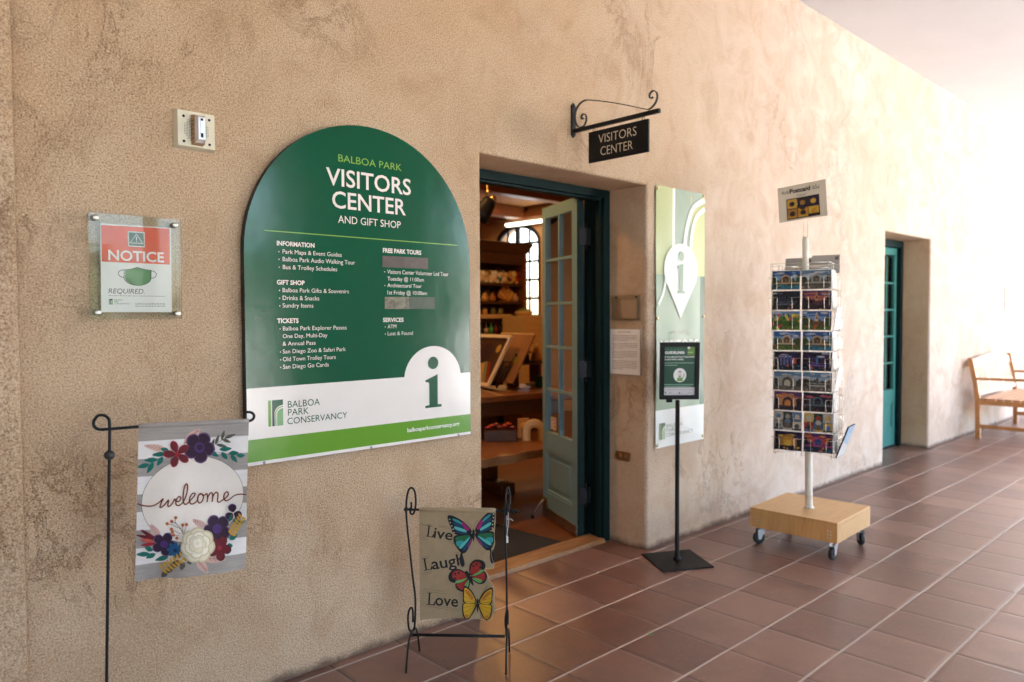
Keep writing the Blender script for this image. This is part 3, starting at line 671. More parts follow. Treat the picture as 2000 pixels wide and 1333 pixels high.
# ---- vinyl banner
bn = thing('banner', 'tall pale green vinyl banner with white map pin and letter i', 'banner', (1.46, 0, .59))
def bfr(a, b, c=0):
    rip = .0022*math.sin((b-.6)*5+a*9)+.0012*math.sin(a*30+b*3)+.0016*math.sin(b*14+a*20)*max(0, 1-abs(b-1.0)*1.3)
    return V((a, -.010-c-rip-.004, b))
def grid(m, fr, u0, u1, v0, v1, w, mt, nu, nv):
    vs = [fr(u0+(u1-u0)*i/nu, v0+(v1-v0)*j/nv, w) for j in range(nv+1) for i in range(nu+1)]
    fs = [(j*(nu+1)+i, j*(nu+1)+i+1, (j+1)*(nu+1)+i+1, (j+1)*(nu+1)+i) for j in range(nv) for i in range(nu)]
    return m.add(vs, fs, mt, True)
bl, brr = 1.208, 1.719
G1, G2, G3, G4, G5 = ink('b9bf86', .3), ink('9fb19a', .3), ink('95ab90', .3), ink('2f5a38', .3), ink('c2c77f', .3)
m = MB()
grid(m, bfr, bl, brr, .592, .816, 0, VINYL, 12, 5)
grid(m, bfr, bl, 1.670, .816, 1.621, 0, G3, 12, 20); grid(m, bfr, 1.670, brr, .816, 1.621, 0, G4, 2, 20)
grid(m, bfr, bl, 1.371, 1.621, 2.138, 0, G1, 5, 12); grid(m, bfr, 1.371, 1.398, 1.621, 2.138, 0, VINYL, 1, 12); grid(m, bfr, 1.398, 1.560, 1.621, 2.138, 0, G2, 5, 12); grid(m, bfr, 1.560, brr, 1.621, 2.138, 0, G5, 5, 12)
m.build('cloth', bn)
m = MB(); w0 = .0035
def ribbon(m, fr, pts, wd, w, mt, n=4): m.stroke(fr, [(p.x, p.y) for p in smooth([(a, b, 0) for a, b in pts], n)], wd, w, mt)
m.poly(bfr, [(1.398, 1.86)]+[(1.398, 2.137), (1.70, 2.137)]+[(1.72-.19*math.sin(rad(a)), 1.90+.20*math.cos(rad(a))) for a in range(20, 91, 10)]+[(1.53, 1.86)], .0012, G2)
ribbon(m, bfr, [(1.500, 1.640), (1.495, 1.80), (1.520, 1.93), (1.585, 2.04), (1.714, 2.10)], .034, w0, VINYL)
ribbon(m, bfr, [(1.560, 1.640), (1.556, 1.80), (1.575, 1.90), (1.62, 1.985), (1.714, 2.045)], .030, w0, VINYL)
ribbon(m, bfr, [(1.225, 1.44), (1.27, 1.50), (1.30, 1.58), (1.31, 1.66)], .022, w0, VINYL)
pin = [(1.456, 1.361)]+[(1.456+.175*math.cos(rad(a)), 1.652+.160*math.sin(rad(a))) for a in range(-38, 219, 8)]
m.poly(bfr, pin, .0060, VINYL)
m.poly(bfr, circ(1.452, 1.735, .028, .030, 20), .0100, G3)
m.poly(bfr, [(1.412, 1.512), (1.495, 1.512), (1.495, 1.522), (1.473, 1.526), (1.473, 1.690), (1.462, 1.690), (1.410, 1.672), (1.410, 1.664), (1.430, 1.660), (1.430, 1.526), (1.412, 1.522)], .0100, G3)
m.text(bfr, 'WELCOME', 1.352, 1.568, 1.262, .026, .004, ink('c9cdb4', .3)); m.text(bfr, 'VISITORS', 1.245, 1.650, 1.168, .060, .004, VINYL, .02); m.text(bfr, 'CENTER', 1.300, 1.600, 1.080, .060, .004, VINYL, .02)
park_logo(m, bfr, 1.240, .640, .098, .004, ink('4c6a48', .3), ink('8ea76c', .3), ink('b5c7a4', .3))
for t, x1, y in (('BALBOA', 1.470, .706), ('PARK', 1.420, .679), ('CONSERVANCY', 1.590, .650)): m.text(bfr, t, 1.312, x1, y, .021, .004, ink('a3ae98', .3))
m.build('printed_design', bn)
for x, z in ((1.222, 2.122), (1.705, 2.124), (1.222, .610), (1.703, .612), (1.218, 1.36), (1.709, 1.37)):
    m = MB(); m.lathe([(.003, -.002), (.010, 0), (.010, .003), (.004, .0045), (0, .0046)], lambda a, b, c, x=x, z=z: bfr(x+a, z+b, .001+c), BRASS, 12); m.build('grommet', bn)

# ---- things on the right-hand reveal of the doorway (plane x = DX1)
RV = lambda a, b, c=0: V((DX1-c, .3-a, b))      # u runs outwards, w towards the doorway
t = thing('sign_holder', 'empty clear acrylic holder screwed to the doorway reveal', 'sign holder', (DX1, .15, 1.35))
m = MB(); m.fbox(RV, .048, .255, 1.350, 1.500, .004, .008, CLEAR); m.fbox(RV, .048, .255, 1.350, 1.356, .008, .016, CLEAR); m.fbox(RV, .05, .056, 1.356, 1.500, .008, .016, CLEAR); m.fbox(RV, .247, .253, 1.356, 1.500, .008, .016, CLEAR); m.build('acrylic_tray', t)
for a in (.075, .225):
    m = MB(); m.lathe([(.005, .003), (.005, .010), (0, .0105)], lambda u, v, c, a=a: RV(a+u, 1.488+v, c), SATIN, 8); m.build('screw', t)
m = MB(); m.fbox(RV, .12, .235, 1.362, 1.47, .009, .0098, mat('faded_card', (.36, .25, .15), .8)); m.build('card', t)
t = thing('posted_notice', 'typed paper notice in thin frame on the doorway reveal', 'notice', (DX1, .15, 1.02))
m = MB(); m.fbox(RV, .032, .263, 1.024, 1.300, .0, .012, mat('acrylic_edge', (.35, .30, .24), .3), .001); m.build('backing', t)
m = MB(); m.rect(RV, .036, .259, 1.028, 1.297, .0126, PAPER)
y = 1.283; gi = ink('a08c7c')
m.text(RV, 'NOTICE', .10, .19, y-.006, .007, .013, gi, .02); y -= .026
for k in range(22):
    if k in (4, 9, 15): y -= .008; continue
    x = .054; e = .24 if k not in (3, 8, 14, 21) else random.uniform(.12, .2)
    while x < e:
        l = random.uniform(.006, .018); m.rect(RV, x, min(x+l, e), y, y+.0032, .013, gi); x += l+.004
    y -= .0098
m.build('sheet', t)
t = thing('light_switch', 'brass switch plate low on the doorway reveal', 'switch', (DX1, .175, .505))
m = MB(); m.fbox(RV, .072, .180, .507, .560, .0, .006, BRASS, .002); m.build('face_plate', t)
for u in (.105, .145):
    m = MB(); m.fbox(RV, u-.010, u+.010, .522, .545, .006, .010, STEEL, .002); m.build('switch_rocker', t)

# ---- plaque far along the wall
t = thing('wall_plaque', 'small pale plaque on the white wall beyond the bench', 'plaque', (8.7, 0, 1.43))
m = MB(); m.box(8.62, 8.80, -.018, .0, 1.43, 1.72, WHITEM, .003); m.build('plate', t)
m = MB(); m.rect(WALL(0, 0, -.0185), 8.64, 8.78, 1.46, 1.69, 0, ink('d8d2c6')); m.build('face', t)

# ================================================================ FLOOR THINGS
# ---- guideline sign stand
st = thing('sign_stand', 'black pedestal stand holding a green safety guidelines poster', 'sign stand', (1.10, -.235, 0))
m = MB(); q = [(1.046, -.037), (.885, -.289), (1.156, -.437), (1.321, -.172)]
q = [(1.046, -.032), (.885, -.297), (1.153, -.441), (1.316, -.178)]
m.hexa([(x, y, .001) for x, y in q]+[(x, y, .008) for x, y in q], SATIN, .002); m.build('base_plate', st)
m = MB(); px_, py_ = 1.111, -.230
m.lathe([(.022, .008), (.022, .014), (.014, .022), (.0125, .03), (.0125, .905), (0, .906)], lambda a, b, c: V((px_+a, py_+b, c)), SATIN, 16); m.build('pole', st)
fr = F((1.1515, -.2135, .905), (.727, -.686, 0), (-.03, -.035, 1)); SO = fr
m = MB(); hw, hh, bd = .1105, .322, .024
m.fbox(fr, -hw, hw, 0, hh, -.014, -.002, SATIN, .002)
for r_ in ((-hw, hw, 0, bd), (-hw, hw, hh-bd, hh), (-hw, -hw+bd, bd, hh-bd), (hw-bd, hw, bd, hh-bd)): m.fbox(fr, *r_, -.002, .006, SATIN, .0015)
m.fbox(fr, -.068, -.035, -.02, .03, -.03, -.014, SATIN, .002)
m.build('frame', st)
m = MB(); a, b = hw-bd, hh-bd; gd = ink('0a4a34', .3); wp = -.0014
m.rect(fr, -a, a, bd, b, wp, gd); m.rect(fr, -a, a, bd, bd+.044, wp+.0004, ink('d3d0d2', .3)); m.rect(fr, a-.044, a-.001, b-.048, b-.002, wp+.0004, ink('5f8f2d', .3))
m.poly(fr, circ(a-.036, b-.006, .008, n=14), wp+.0008, PAPER); m.text(fr, 'SAFETY', a-.041, a-.012, b-.036, .006, wp+.0008, PAPER)
m.text(fr, 'HEALTH & SAFETY', -a+.004, .018, b-.020, .0085, wp+.0004, ink('4d8a72', .3)); m.text(fr, 'GUIDELINES', -a+.003, .026, b-.040, .0135, wp+.0004, PAPER, .04)
m.text(fr, 'IF YOU ARE NOT FULLY VACCINATED', -a+.003, a-.003, b-.062, .0080, wp+.0004, PAPER, .02); m.text(fr, 'PLEASE WEAR A MASK', -a+.003, .022, b-.076, .0080, wp+.0004, PAPER, .02)
for y, x1 in ((.094, a-.006), (.107, -.012), (.216, a-.006), (.226, a-.02)):
    x = -a+.003
    while x < x1: l = random.uniform(.005, .011); m.rect(fr, x, min(x+l, x1), b-y, b-y+.0042, wp+.0004, ink('9cc0ae', .3)); x += l+.0025
m.poly(fr, circ(.002, .137, .036, .040, 30), wp+.0004, PAPER); m.poly(fr, [(-.016, .103), (.018, .103), (.020, .118), (.004, .126), (-.012, .122)], wp+.0008, ink('74a653', .3))
m.poly(fr, circ(.002, .136, .0115, .014, 16), wp+.0009, ink('e6ddd4', .3)); m.poly(fr, [(-.011, .150), (.002, .163), (.015, .150), (.004, .155)], wp+.0012, ink('2c3b36', .3)); m.poly(fr, [(-.006, .134), (.010, .134), (.002, .124)], wp+.0012, ink('4f7f55', .3))
m.stroke(fr, [(.014, .118), (.026, .134), (.024, .146)], .005, wp+.0010, ink('74a653', .3))
park_logo(m, fr, -a+.006, bd+.008, .011, wp+.0008, ink('1c4a38'), ink('5c8f2c'), ink('7fb07c'))
for x in (-.058, -.051, .048, .058, .067): m.rect(fr, x, x+.006, bd+.011, bd+.014, wp+.0008, ink('77777a'))
x = -.07
while x < .075: m.rect(fr, x, x+.007, bd+.030, bd+.0325, wp+.0008, ink('8a8a8c')); x += .0095
m.poly(fr, [(-.006, bd+.008), (.006, bd+.008), (0, bd+.019)], wp+.0008, ink('3a3a3c'))
m.build('poster', st)

# ---- bench against the wall
be = thing('wooden_bench', 'slatted wooden bench with arms against the pale wall', 'bench', (7.78, -.38, 0))
A0, A1 = 7.0, 8.56
for x in (A0, A1):
    m = MB(); L = [(x, -.16, 0), (x, -.155, .42), (x, -.125, .63), (x, -.075, .885)]
    for (xa, ya_, za_), (xb, yb_, zb_) in zip(L, L[1:]): m.hexa([(xa-.022, ya_-.024, za_), (xa+.022, ya_-.024, za_), (xa+.022, ya_+.024, za_), (xa-.022, ya_+.024, za_), (xb-.022, yb_-.024, zb_), (xb+.022, yb_-.024, zb_), (xb+.022, yb_+.024, zb_), (xb-.022, yb_+.024, zb_)], BENCHW)
    m.build('leg', be)
    m = MB(); m.box(x-.022, x+.022, -.70, -.652, 0, .655, BENCHW, .003); m.build('leg', be)
    m = MB(); m.hexa([(x-.03, -.73, .655), (x+.03, -.73, .655), (x+.03, -.125, .645), (x-.03, -.125, .645), (x-.03, -.73, .683), (x+.03, -.73, .683), (x+.03, -.125, .673), (x-.03, -.125, .673)], BENCHW, .006); m.build('armrest', be)
    m = MB(); m.box(x-.014, x+.014, -.652, -.18, .115, .155, BENCHW, .003); m.box(x-.016, x+.016, -.652, -.18, .375, .425, BENCHW, .003); m.build('stretcher', be)
m = MB(); m.box(A0+.022, A1-.022, -.695, -.668, .365, .425, BENCHW, .003); m.box(A0+.022, A1-.022, -.185, -.165, .365, .425, BENCHW, .003); m.build('apron', be)
m = MB()
for k in range(7): m.box(A0-.01, A1+.01, -.705+k*.077, -.705+k*.077+.066, .426, .446, BENCHW, .004)
m.build('seat', be)
m = MB(); n_ = 26
top = lambda x: .845+.06*(1-((x-(A0+A1)/2)/((A1-A0)/2))**2)
for k in range(12):
    xa, xb = A0+.022+(A1-A0-.044)*k/12, A0+.022+(A1-A0-.044)*(k+1)/12
    m.hexa([(xa, -.095, top(xa)-.085), (xb, -.095, top(xb)-.085), (xb, -.065, top(xb)-.085), (xa, -.065, top(xa)-.085), (xa, -.083, top(xa)), (xb, -.083, top(xb)), (xb, -.053, top(xb)), (xa, -.053, top(xa))], GLAREW)
m.box(A0+.022, A1-.022, -.160, -.135, .47, .51, GLAREW, .003); m.build('back_rail', be)
m = MB()
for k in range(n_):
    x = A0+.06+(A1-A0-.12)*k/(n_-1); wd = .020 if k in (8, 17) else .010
    m.hexa([(x-wd, -.154, .505), (x+wd, -.154, .505), (x+wd, -.140, .505), (x-wd, -.140, .505), (x-wd, -.088, top(x)-.08), (x+wd, -.088, top(x)-.08), (x+wd, -.074, top(x)-.08), (x-wd, -.074, top(x)-.08)], GLAREW)
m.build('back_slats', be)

# ---- green leaf dropped on the tiles
m = MB(); L = smooth([(-.014, 0, 0), (-.004, .006, 0), (.008, .004, 0), (.014, 0, 0), (.006, -.005, 0), (-.006, -.005, 0)], 3, True)
fr = F((.197, -.719, .004), (.9, -.44, .0), (.44, .9, .25)); m.prism(fr, [(p.x, p.y) for p in L], 0, .0012, mat('fresh_leaf', (.10, .22, .05), .4)); 
tag(m.build('leaf', None, (.197, -.719, .004)), 'small green leaf fallen on the terracotta tiles', 'leaf')
m = MB(); m.hexa([(x, y, .0125) for x, y in ((.0, .41), (.86, .405), (.83, 1.0), (.0, 1.0))]+[(x, y, .020) for x, y in ((.0, .41), (.86, .405), (.83, 1.0), (.0, 1.0))], mat('black_coir', (.022, .021, .020), .95, 0, .5, 160, .8, 400), .002)
tag(m.build('doormat', None, (.43, .7, .0125)), 'black doormat lying inside the open shop door', 'doormat')

# ================================================================ GARDEN FLAGS
# ---- welcome flag on its tall stand
RODU = V((.94, -.338, -.01)).normalized()
gs = thing('flag_stand', 'tall black garden flag stand with curled top by the stucco wall', 'flag stand', (-1.836, -.308, 0))
m = MB(); top_ = V((-1.798, -.294, 1.067)); fo = V((-1.836, -.308, 0))
def A0_(a, z): return top_+RODU*a+V((0, 0, z))
loop = [fo, fo.lerp(top_, .3), fo.lerp(top_, .7), fo.lerp(top_, .93), A0_(0, .010), A0_(-.004, .028), A0_(-.014, .036), A0_(-.028, .036), A0_(-.038, .024), A0_(-.040, .010), A0_(-.032, -.001), A0_(-.018, -.004), A0_(.02, -.003), A0_(.08, -.001), A0_(.2, 0), A0_(.33, .0), A0_(.365, .0), A0_(.380, .001), A0_(.388, .006), A0_(.391, .014), A0_(.388, .022), A0_(.380, .027), A0_(.368, .028)]
m.tube(smooth(loop, 5), .0042, BLACK, 10); m.build('pole', gs)
m = MB(); c = fo.lerp(top_, .927); m.ball(c, .0145, RUBBER, (1, 1, .95), 8); m.lathe([(.004, 0), (.004, .022), (0, .023)], F(c+V((-.01, -.006, 0)), (0, 0, 1), (.3, -.95, 0)), BLACK, 8); m.build('stopper', gs)
m = MB(); m.tube([fo+V((0, 0, .006)), fo+V((0, 0, .0061))], .001, BLACK, 6); m.hexa([fo+V((x, y, 0)) for x, y in ((-.09, -.09), (.09, -.09), (.09, .09), (-.09, .09))]+[fo+V((x, y, .006)) for x, y in ((-.09, -.09), (.09, -.09), (.09, .09), (-.09, .09))], BLACK, .002); m.build('base_plate', gs)

FW, FH = .3015, .455
f0 = V((-1.729, -.322, 1.070)); fu = V((.94, -.338, -.01)).normalized(); fv = V((.044, .006, 1)).normalized(); fn = V((-.338, -.94, 0)).normalized()
def wfr(a, b, c=0):
    """cloth of the welcome flag: a across, b down is negative"""
    t = max(0, -b/FH)
    wv = .0095*math.sin(a*24+b*7+.6)*t**.7+.0055*math.sin(a*47-b*19)*t+.0055*math.sin(b*17+a*12)*t
    return f0+fu*(a*(1-.004*math.sin(t*5)))+fv*b+fn*(c+wv)
def WA(x, y):
    xl = 410-(y-158)*.031; xr = 1204-(y-125)*.017; yt = 158-.0415*(x-410); yb = 1290-.121*(x-380)
    return ((x-xl)/(xr-xl)*FW, -(y-yt)/(yb-yt)*FH)
def cloth(m, fr, u0, u1, v0, v1, mt, nu, nv): grid(m, fr, u0, u1, v0, v1, 0, mt, nu, nv)
wf_ = thing('welcome_flag', 'garden flag reading welcome with flowers over grey and white boards', 'flag', f0)
m = MB()
n_ = N('flag_grey_board'); g_ = n_.noise(5, 6, .7, .6, n_.coord((3, 3, 26))); GB = n_.set(col=n_.mix(g_, hexc('7f7873'), hexc('b3aca6')), rough=.8)
n_ = N('flag_white_board'); g_ = n_.noise(5, 6, .7, .6, n_.coord((3, 3, 26))); WB = n_.set(col=n_.mix(g_, hexc('d2ccc8'), hexc('efebe8')), rough=.8)
ys = [0, .103, .217, .330, .444, .556, .672, .787, .895, 1.0]
for k in range(9): grid(m, wfr, 0, FW, -FH*ys[k+1], -FH*ys[k], 0, GB if k % 2 == 0 else WB, 22, 5)
m.tube([wfr(FW*k/12, -.0035, -.003) for k in range(13)], .0078, GB, 8)
m.build('cloth', wf_)
m = MB(); w_ = [.0010]
def nw(): w_[0] += .00006; return w_[0]
def blob(m, fr, pts, mt, n=4, w=None):
    P = [(p.x, p.y) for p in smooth([(a, b, 0) for a, b in pts], n, True)]; k = len(P); w = w or nw()
    cx, cy = sum(p[0] for p in P)/k, sum(p[1] for p in P)/k
    vs = [fr(cx, cy, w)]+[fr(cx+(x-cx)*t, cy+(y-cy)*t, w) for t in (.34, .67, 1.) for x, y in P]      # rings, so that the print follows the cloth
    fs = [(0, 1+j, 1+(j+1) % k) for j in range(k)]+[(1+i*k+j, 1+i*k+k+j, 1+i*k+k+(j+1) % k, 1+i*k+(j+1) % k) for i in range(2) for j in range(k)]
    m.add(vs, fs, mt, True)
def px(T, L): return [T(*q) for q in L]
# white disc: built in strips so that it follows the folds
def disc(m, fr, cx, cy, rx, ry, w, mt, n=14):
    vs = [fr(cx, cy, w)]; fs = []
    for k in range(1, n+1):
        for j in range(36): vs.append(fr(cx+rx*k/n*math.cos(j*math.pi/18), cy+ry*k/n*math.sin(j*math.pi/18), w))
    for j in range(36): fs.append((0, 1+j, 1+(j+1) % 36))
    for k in range(n-1):
        for j in range(36): a = 1+k*36; fs.append((a+j, a+36+j, a+36+(j+1) % 36, a+(j+1) % 36))
    m.add(vs, fs, mt, True)
dc = WA(797, 690); DRX, DRY = .140, .126
disc(m, wfr, *dc, DRX, DRY, .0007, ink('f4eadf', .8)); m.stroke(wfr, circ(*dc, DRX, DRY, 60), .0011, .0009, ink('4a423e', .8), closed=True)
LINE = ink('2a1f24', .8)
def leafy(T, x, y, dx, dy, wd, mt, vein=None):
    """pointed leaf from (x,y) along (dx,dy) in flag pixels"""
    l = math.hypot(dx, dy); nx, ny = -dy/l*wd, dx/l*wd
    L = [(x, y), (x+dx*.3+nx*.85, y+dy*.3+ny*.85), (x+dx*.62+nx*.8, y+dy*.62+ny*.8), (x+dx, y+dy), (x+dx*.62-nx*.8, y+dy*.62-ny*.8), (x+dx*.3-nx*.85, y+dy*.3-ny*.85)]
    blob(m, FR, px(T, L), mt)
    if vein:
        w = nw(); m.stroke(FR, px(T, [(x, y), (x+dx*.92, y+dy*.92)]), .0009, w, vein)
        for k in (.28, .45, .62, .76):
            for sg in (-1, 1): m.stroke(FR, px(T, [(x+dx*k, y+dy*k), (x+dx*(k+.14)+sg*nx*.55*(1-k*.4), y+dy*(k+.14)+sg*ny*.55*(1-k*.4))]), .0007, w, vein)
def flower(T, x, y, r, np_, a0, mt, edge=None, core=None, fat=.55, cr=.25):
    for k in range(np_):
        a = rad(a0+360*k/np_); c, s_ = math.cos(a), math.sin(a)
        def pt(d, o): return (x+r*(d*c-o*s_), y+r*(d*s_+o*c))
        L = [pt(.08, 0), pt(.45, fat*.8), pt(.82, fat*.72), pt(1.0, 0), pt(.82, -fat*.72), pt(.45, -fat*.8)]
        if edge: blob(m, FR, px(T, [(x+(a_-x)*1.10, y+(b_-y)*1.10) for a_, b_ in L]), edge)
        blob(m, FR, px(T, L), mt)
    if core: blob(m, FR, px(T, circ(x, y, r*cr, n=10)), core)
FR = wfr
PINK, VEIN = ink('d9b0a4', .8), ink('6b3d34', .8); TL_, DG = ink('0f6b60', .8), ink('5a564c', .8)
PU, PUE, PUC = ink('2f1430', .8), ink('6b4a72', .8), ink('4b2a6b', .8); RD, RDE = ink('6d1420', .8), ink('9c2434', .8); YE = ink('d8a63c', .8); BL = ink('14527f', .8)
leafy(WA, 605, 335, -160, -32, 26, PINK, VEIN); leafy(WA, 728, 292, 116, -108, 34, PINK, VEIN)
m.stroke(wfr, px(WA, [(905, 330), (1000, 270), (1080, 235)]), .0012, nw(), DG)
for x, y, dx, dy in ((925, 320, 22, -62), (955, 300, 25, -70), (1000, 268, 20, -70), (1020, 255, 85, -30), (960, 300, 80, 14), (1005, 262, 65, 22)): leafy(WA, x, y, dx, dy, 13, DG)
m.stroke(wfr, px(WA, [(620, 360), (500, 425), (410, 455)]), .0012, nw(), TL_)
for x, y, dx, dy in ((600, 362, -100, 10), (575, 385, -40, 65), (540, 405, -95, 5), (510, 425, -45, 78), (480, 440, -80, 20), (620, 345, -60, -20)): leafy(WA, x, y, dx, dy, 19, TL_)
m.stroke(wfr, px(WA, [(930, 350), (1030, 365), (1170, 378)]), .0012, nw(), TL_)
for x, y, dx, dy in ((985, 335, 92, -8), (1000, 355, 45, 50), (1055, 362, 75, -5), (1070, 375, 50, 50), (1115, 376, 62, 0), (915, 350, 65, 35)): leafy(WA, x, y, dx, dy, 18, TL_)
flower(WA, 838, 320, 106, 5, -62, PU, PUE, PUC, .50, .36); flower(WA, 676, 364, 90, 5, 35, RD, RDE, RDE, .32, .2)
blob(m, wfr, px(WA, circ(840, 318, 22, n=9)), PU)
# lettering: one continuous brush line
wl = [(398, 722), (440, 737), (500, 736), (545, 712), (578, 682), (562, 715), (556, 745), (585, 728), (616, 690), (610, 725), (618, 738), (645, 712), (660, 684), (668, 700), (690, 702), (703, 680), (690, 668), (672, 690), (668, 722), (690, 732), (722, 705), (745, 650), (753, 600), (744, 578), (730, 600), (720, 660), (722, 712), (742, 725), (770, 700), (800, 668), (806, 650), (785, 652), (766, 688), (772, 720), (795, 722), (822, 700), (832, 665), (855, 652), (838, 655), (824, 685), (834, 716), (856, 708), (868, 675), (856, 653), (872, 664), (892, 652), (898, 680), (894, 712), (902, 672), (924, 645), (936, 660), (932, 710), (940, 668), (962, 642), (976, 658), (972, 706), (986, 714), (1010, 700), (1032, 686), (1054, 662), (1046, 640), (1026, 652), (1020, 685), (1036, 706), (1066, 694), (1100, 668), (1140, 657), (1190, 657)]
pts = smooth([(*WA(*q), 0) for q in wl], 4); m.stroke(wfr, [(p.x, p.y) for p in pts], .0042, .0032, ink('d59a78', .7)); m.stroke(wfr, [(p.x-.0004, p.y-.0005) for p in pts], .0033, .0034, ink('5c2416', .7))
w_[0] = .0012
# lower garland
leafy(WA, 548, 975, -62, -108, 34, PINK, VEIN); leafy(WA, 895, 895, -110, -62, 28, PINK, VEIN); leafy(WA, 850, 1105, 185, 18, 36, PINK, VEIN); leafy(WA, 815, 1115, 85, 100, 34, PINK, VEIN)
for x, y, dx, dy in ((690, 1120, -80, 80), (640, 1175, -50, 55), (720, 1130, -20, 62), (600, 1215, -40, 45), (760, 1115, 12, 30)): leafy(WA, x, y, dx, dy, 22, DG)
for x, y, dx, dy in ((480, 1085, -95, 5), (500, 1062, -55, -28), (520, 1085, -68, 32), (610, 1105, -95, 32), (1060, 985, 62, -38), (1095, 860, 85, -8), (1090, 870, 45, -40), (1040, 1030, 45, -5)): leafy(WA, x, y, dx, dy, 20, TL_)
for x, y, dx, dy, c in ((545, 985, -130, -72, RD), (520, 975, -135, -25, RD), (510, 990, -100, -8, ink('c85a50', .8)), (520, 1005, -105, 18, RDE), (500, 965, -78, -55, RD)): leafy(WA, x, y, dx, dy, 15, c)
TWG, BER = ink('3c2a26', .8), ink('b5663c', .8)
for L in ([(735, 960), (700, 900), (660, 850), (665, 822)], [(700, 900), (640, 870), (602, 862)], [(668, 862), (640, 848)], [(715, 925), (715, 872)], [(722, 935), (742, 868)], [(700, 935), (640, 905)], [(690, 945), (648, 945)]): m.stroke(wfr, px(WA, L), .0012, nw(), TWG)
for x, y in ((665, 820), (604, 862), (636, 846), (715, 872), (742, 868), (634, 902), (648, 944), (640, 922), (672, 965)): blob(m, wfr, px(WA, circ(x, y, 12, n=7)), BER)
flower(WA, 582, 1012, 84, 5, 80, PU, PUE, PUC, .44, .34); flower(WA, 968, 905, 98, 5, 100, PU, PUE, PUC, .48, .36); flower(WA, 985, 1040, 82, 5, 10, RD, ink('3d0c18', .8), RDE, .42, .2)
flower(WA, 1090, 795, 62, 3, -100, PU, PUE, None, .55); leafy(WA, 1060, 860, 20, -60, 12, TL_)
flower(WA, 660, 1052, 62, 8, 5, BL, None, ink('0c2c4c', .8), .28, .22)
for x0, y0, x1, y1 in ((1075, 945, 1150, 825), (565, 1200, 705, 1098)):
    for k in range(7):
        t = k/6; x, y = x0+(x1-x0)*t, y0+(y1-y0)*t
        for sg in (-1, 1): leafy(WA, x, y, (x1-x0)*.10+sg*(y1-y0)*.24, (y1-y0)*.10-sg*(x1-x0)*.24, 10, YE)
RO, RO2, RO3 = ink('e6dcc0', .8), ink('cfc19c', .8), ink('f1ead6', .8)
flower(WA, 825, 1010, 118, 7, 12, RO, RO2, None, .50); flower(WA, 822, 1005, 90, 6, 40, RO3, RO2, None, .52); flower(WA, 820, 1000, 62, 5, 5, RO, RO2, None, .55); flower(WA, 822, 992, 38, 4, 30, RO3, RO2, RO, .6, .3)
m.build('printed_design', wf_)

# ---- butterfly flag on its low wire stand
RR = V((.727, -.686, 0)); k_ = .000616
bs = thing('flag_stand', 'low black wire flag stand with looped ends on the tiles by the doorway', 'flag stand', (-.563, -.352, 0))
L0, R0 = V((-.695, -.212, .112)), V((-.436, -.476, .11))
def LP(x, y, s=0): return L0+RR*((x-215)*k_)+V((0, 0, (1030-y)*k_))+V((.788, .616, 0))*s
def RP(x, y, s=0): return R0+RR*((x-818)*k_)+V((0, 0, (1033-y)*k_))+V((.788, .616, 0))*s
TR = .0040
m = MB(); m.tube(smooth([LP(*q) for q in ((216, 1010), (232, 968), (238, 800), (222, 650), (205, 480), (190, 330), (184, 230), (187, 150), (200, 90), (220, 72), (238, 92), (246, 140), (244, 200), (230, 240), (214, 240), (210, 222), (217, 200), (217, 165))], 5), TR, BLACK); 
m.tube(smooth([LP(*q) for q in ((235, 985), (222, 1002), (205, 1006), (194, 985), (189, 920), (197, 870), (212, 852), (221, 875), (221, 948))], 5), TR, BLACK); m.build('side_wire', bs)
m = MB(); m.tube(smooth([RP(*q, s) for *q, s in ((826, 1030, 0), (829, 960, 0), (832, 870, 0), (830, 600, 0), (822, 300, 0), (825, 150, .005), (837, 75, .015), (848, 110, .02), (850, 160, .018), (842, 230, .01), (834, 248, .005), (832, 230, 0), (838, 190, 0), (840, 165, 0))], 5), TR, BLACK)
m.tube(smooth([RP(*q) for q in ((831, 1000), (824, 970), (822, 930), (827, 880), (834, 860), (838, 890), (837, 955))], 5), TR, BLACK); m.build('side_wire', bs)
for c0, a, b in ((L0, (-.771, -.276), (-.620, -.158)), (R0, (-.501, -.552), (-.360, -.421))):
    a, b = V((*a, .004)), V((*b, .004)); mid = (a+b)/2; mid.z = .132
    m = MB(); pts = []
    for i in range(21):
        t = i/20; p = a.lerp(b, .5-.5*math.cos(math.pi*t)) if False else a.lerp(b, t)
        sgn = abs(2*t-1); p.z = .004+.128*(1-sgn**3.2)
        pts.append(p)
    m.tube(pts, TR, BLACK); m.build('leg', bs)
m = MB(); m.tube([L0+V((0, 0, 0)), R0], .0058, BLACK, 10); m.ball(L0, .008, BLACK, n=6); m.build('bottom_bar', bs)
t0, t1 = V((-.699, -.184, .611)), V((-.396, -.490, .606)); dv = (t1-t0).normalized()
m = MB(); m.tube([t0, t1], .0048, BLACK, 10); m.ball(t0, .0095, BLACK, n=6); m.ball(t0+dv*.018, .008, BLACK, n=6)
fr = F(t1, (0, 0, 1), dv.cross(V((0, 0, 1))) if False else V((dv.y, -dv.x, 0)))
fr = (lambda o, d: (lambda a, b, c=0: o+V((0, 0, 1))*a+V((d.y, -d.x, 0))*b+d*c))(t1, dv)
m.lathe([(.005, -.012), (.010, -.006), (.005, 0), (.0105, .004), (.0, .028)], fr, BLACK, 12); m.build('top_rod', bs)

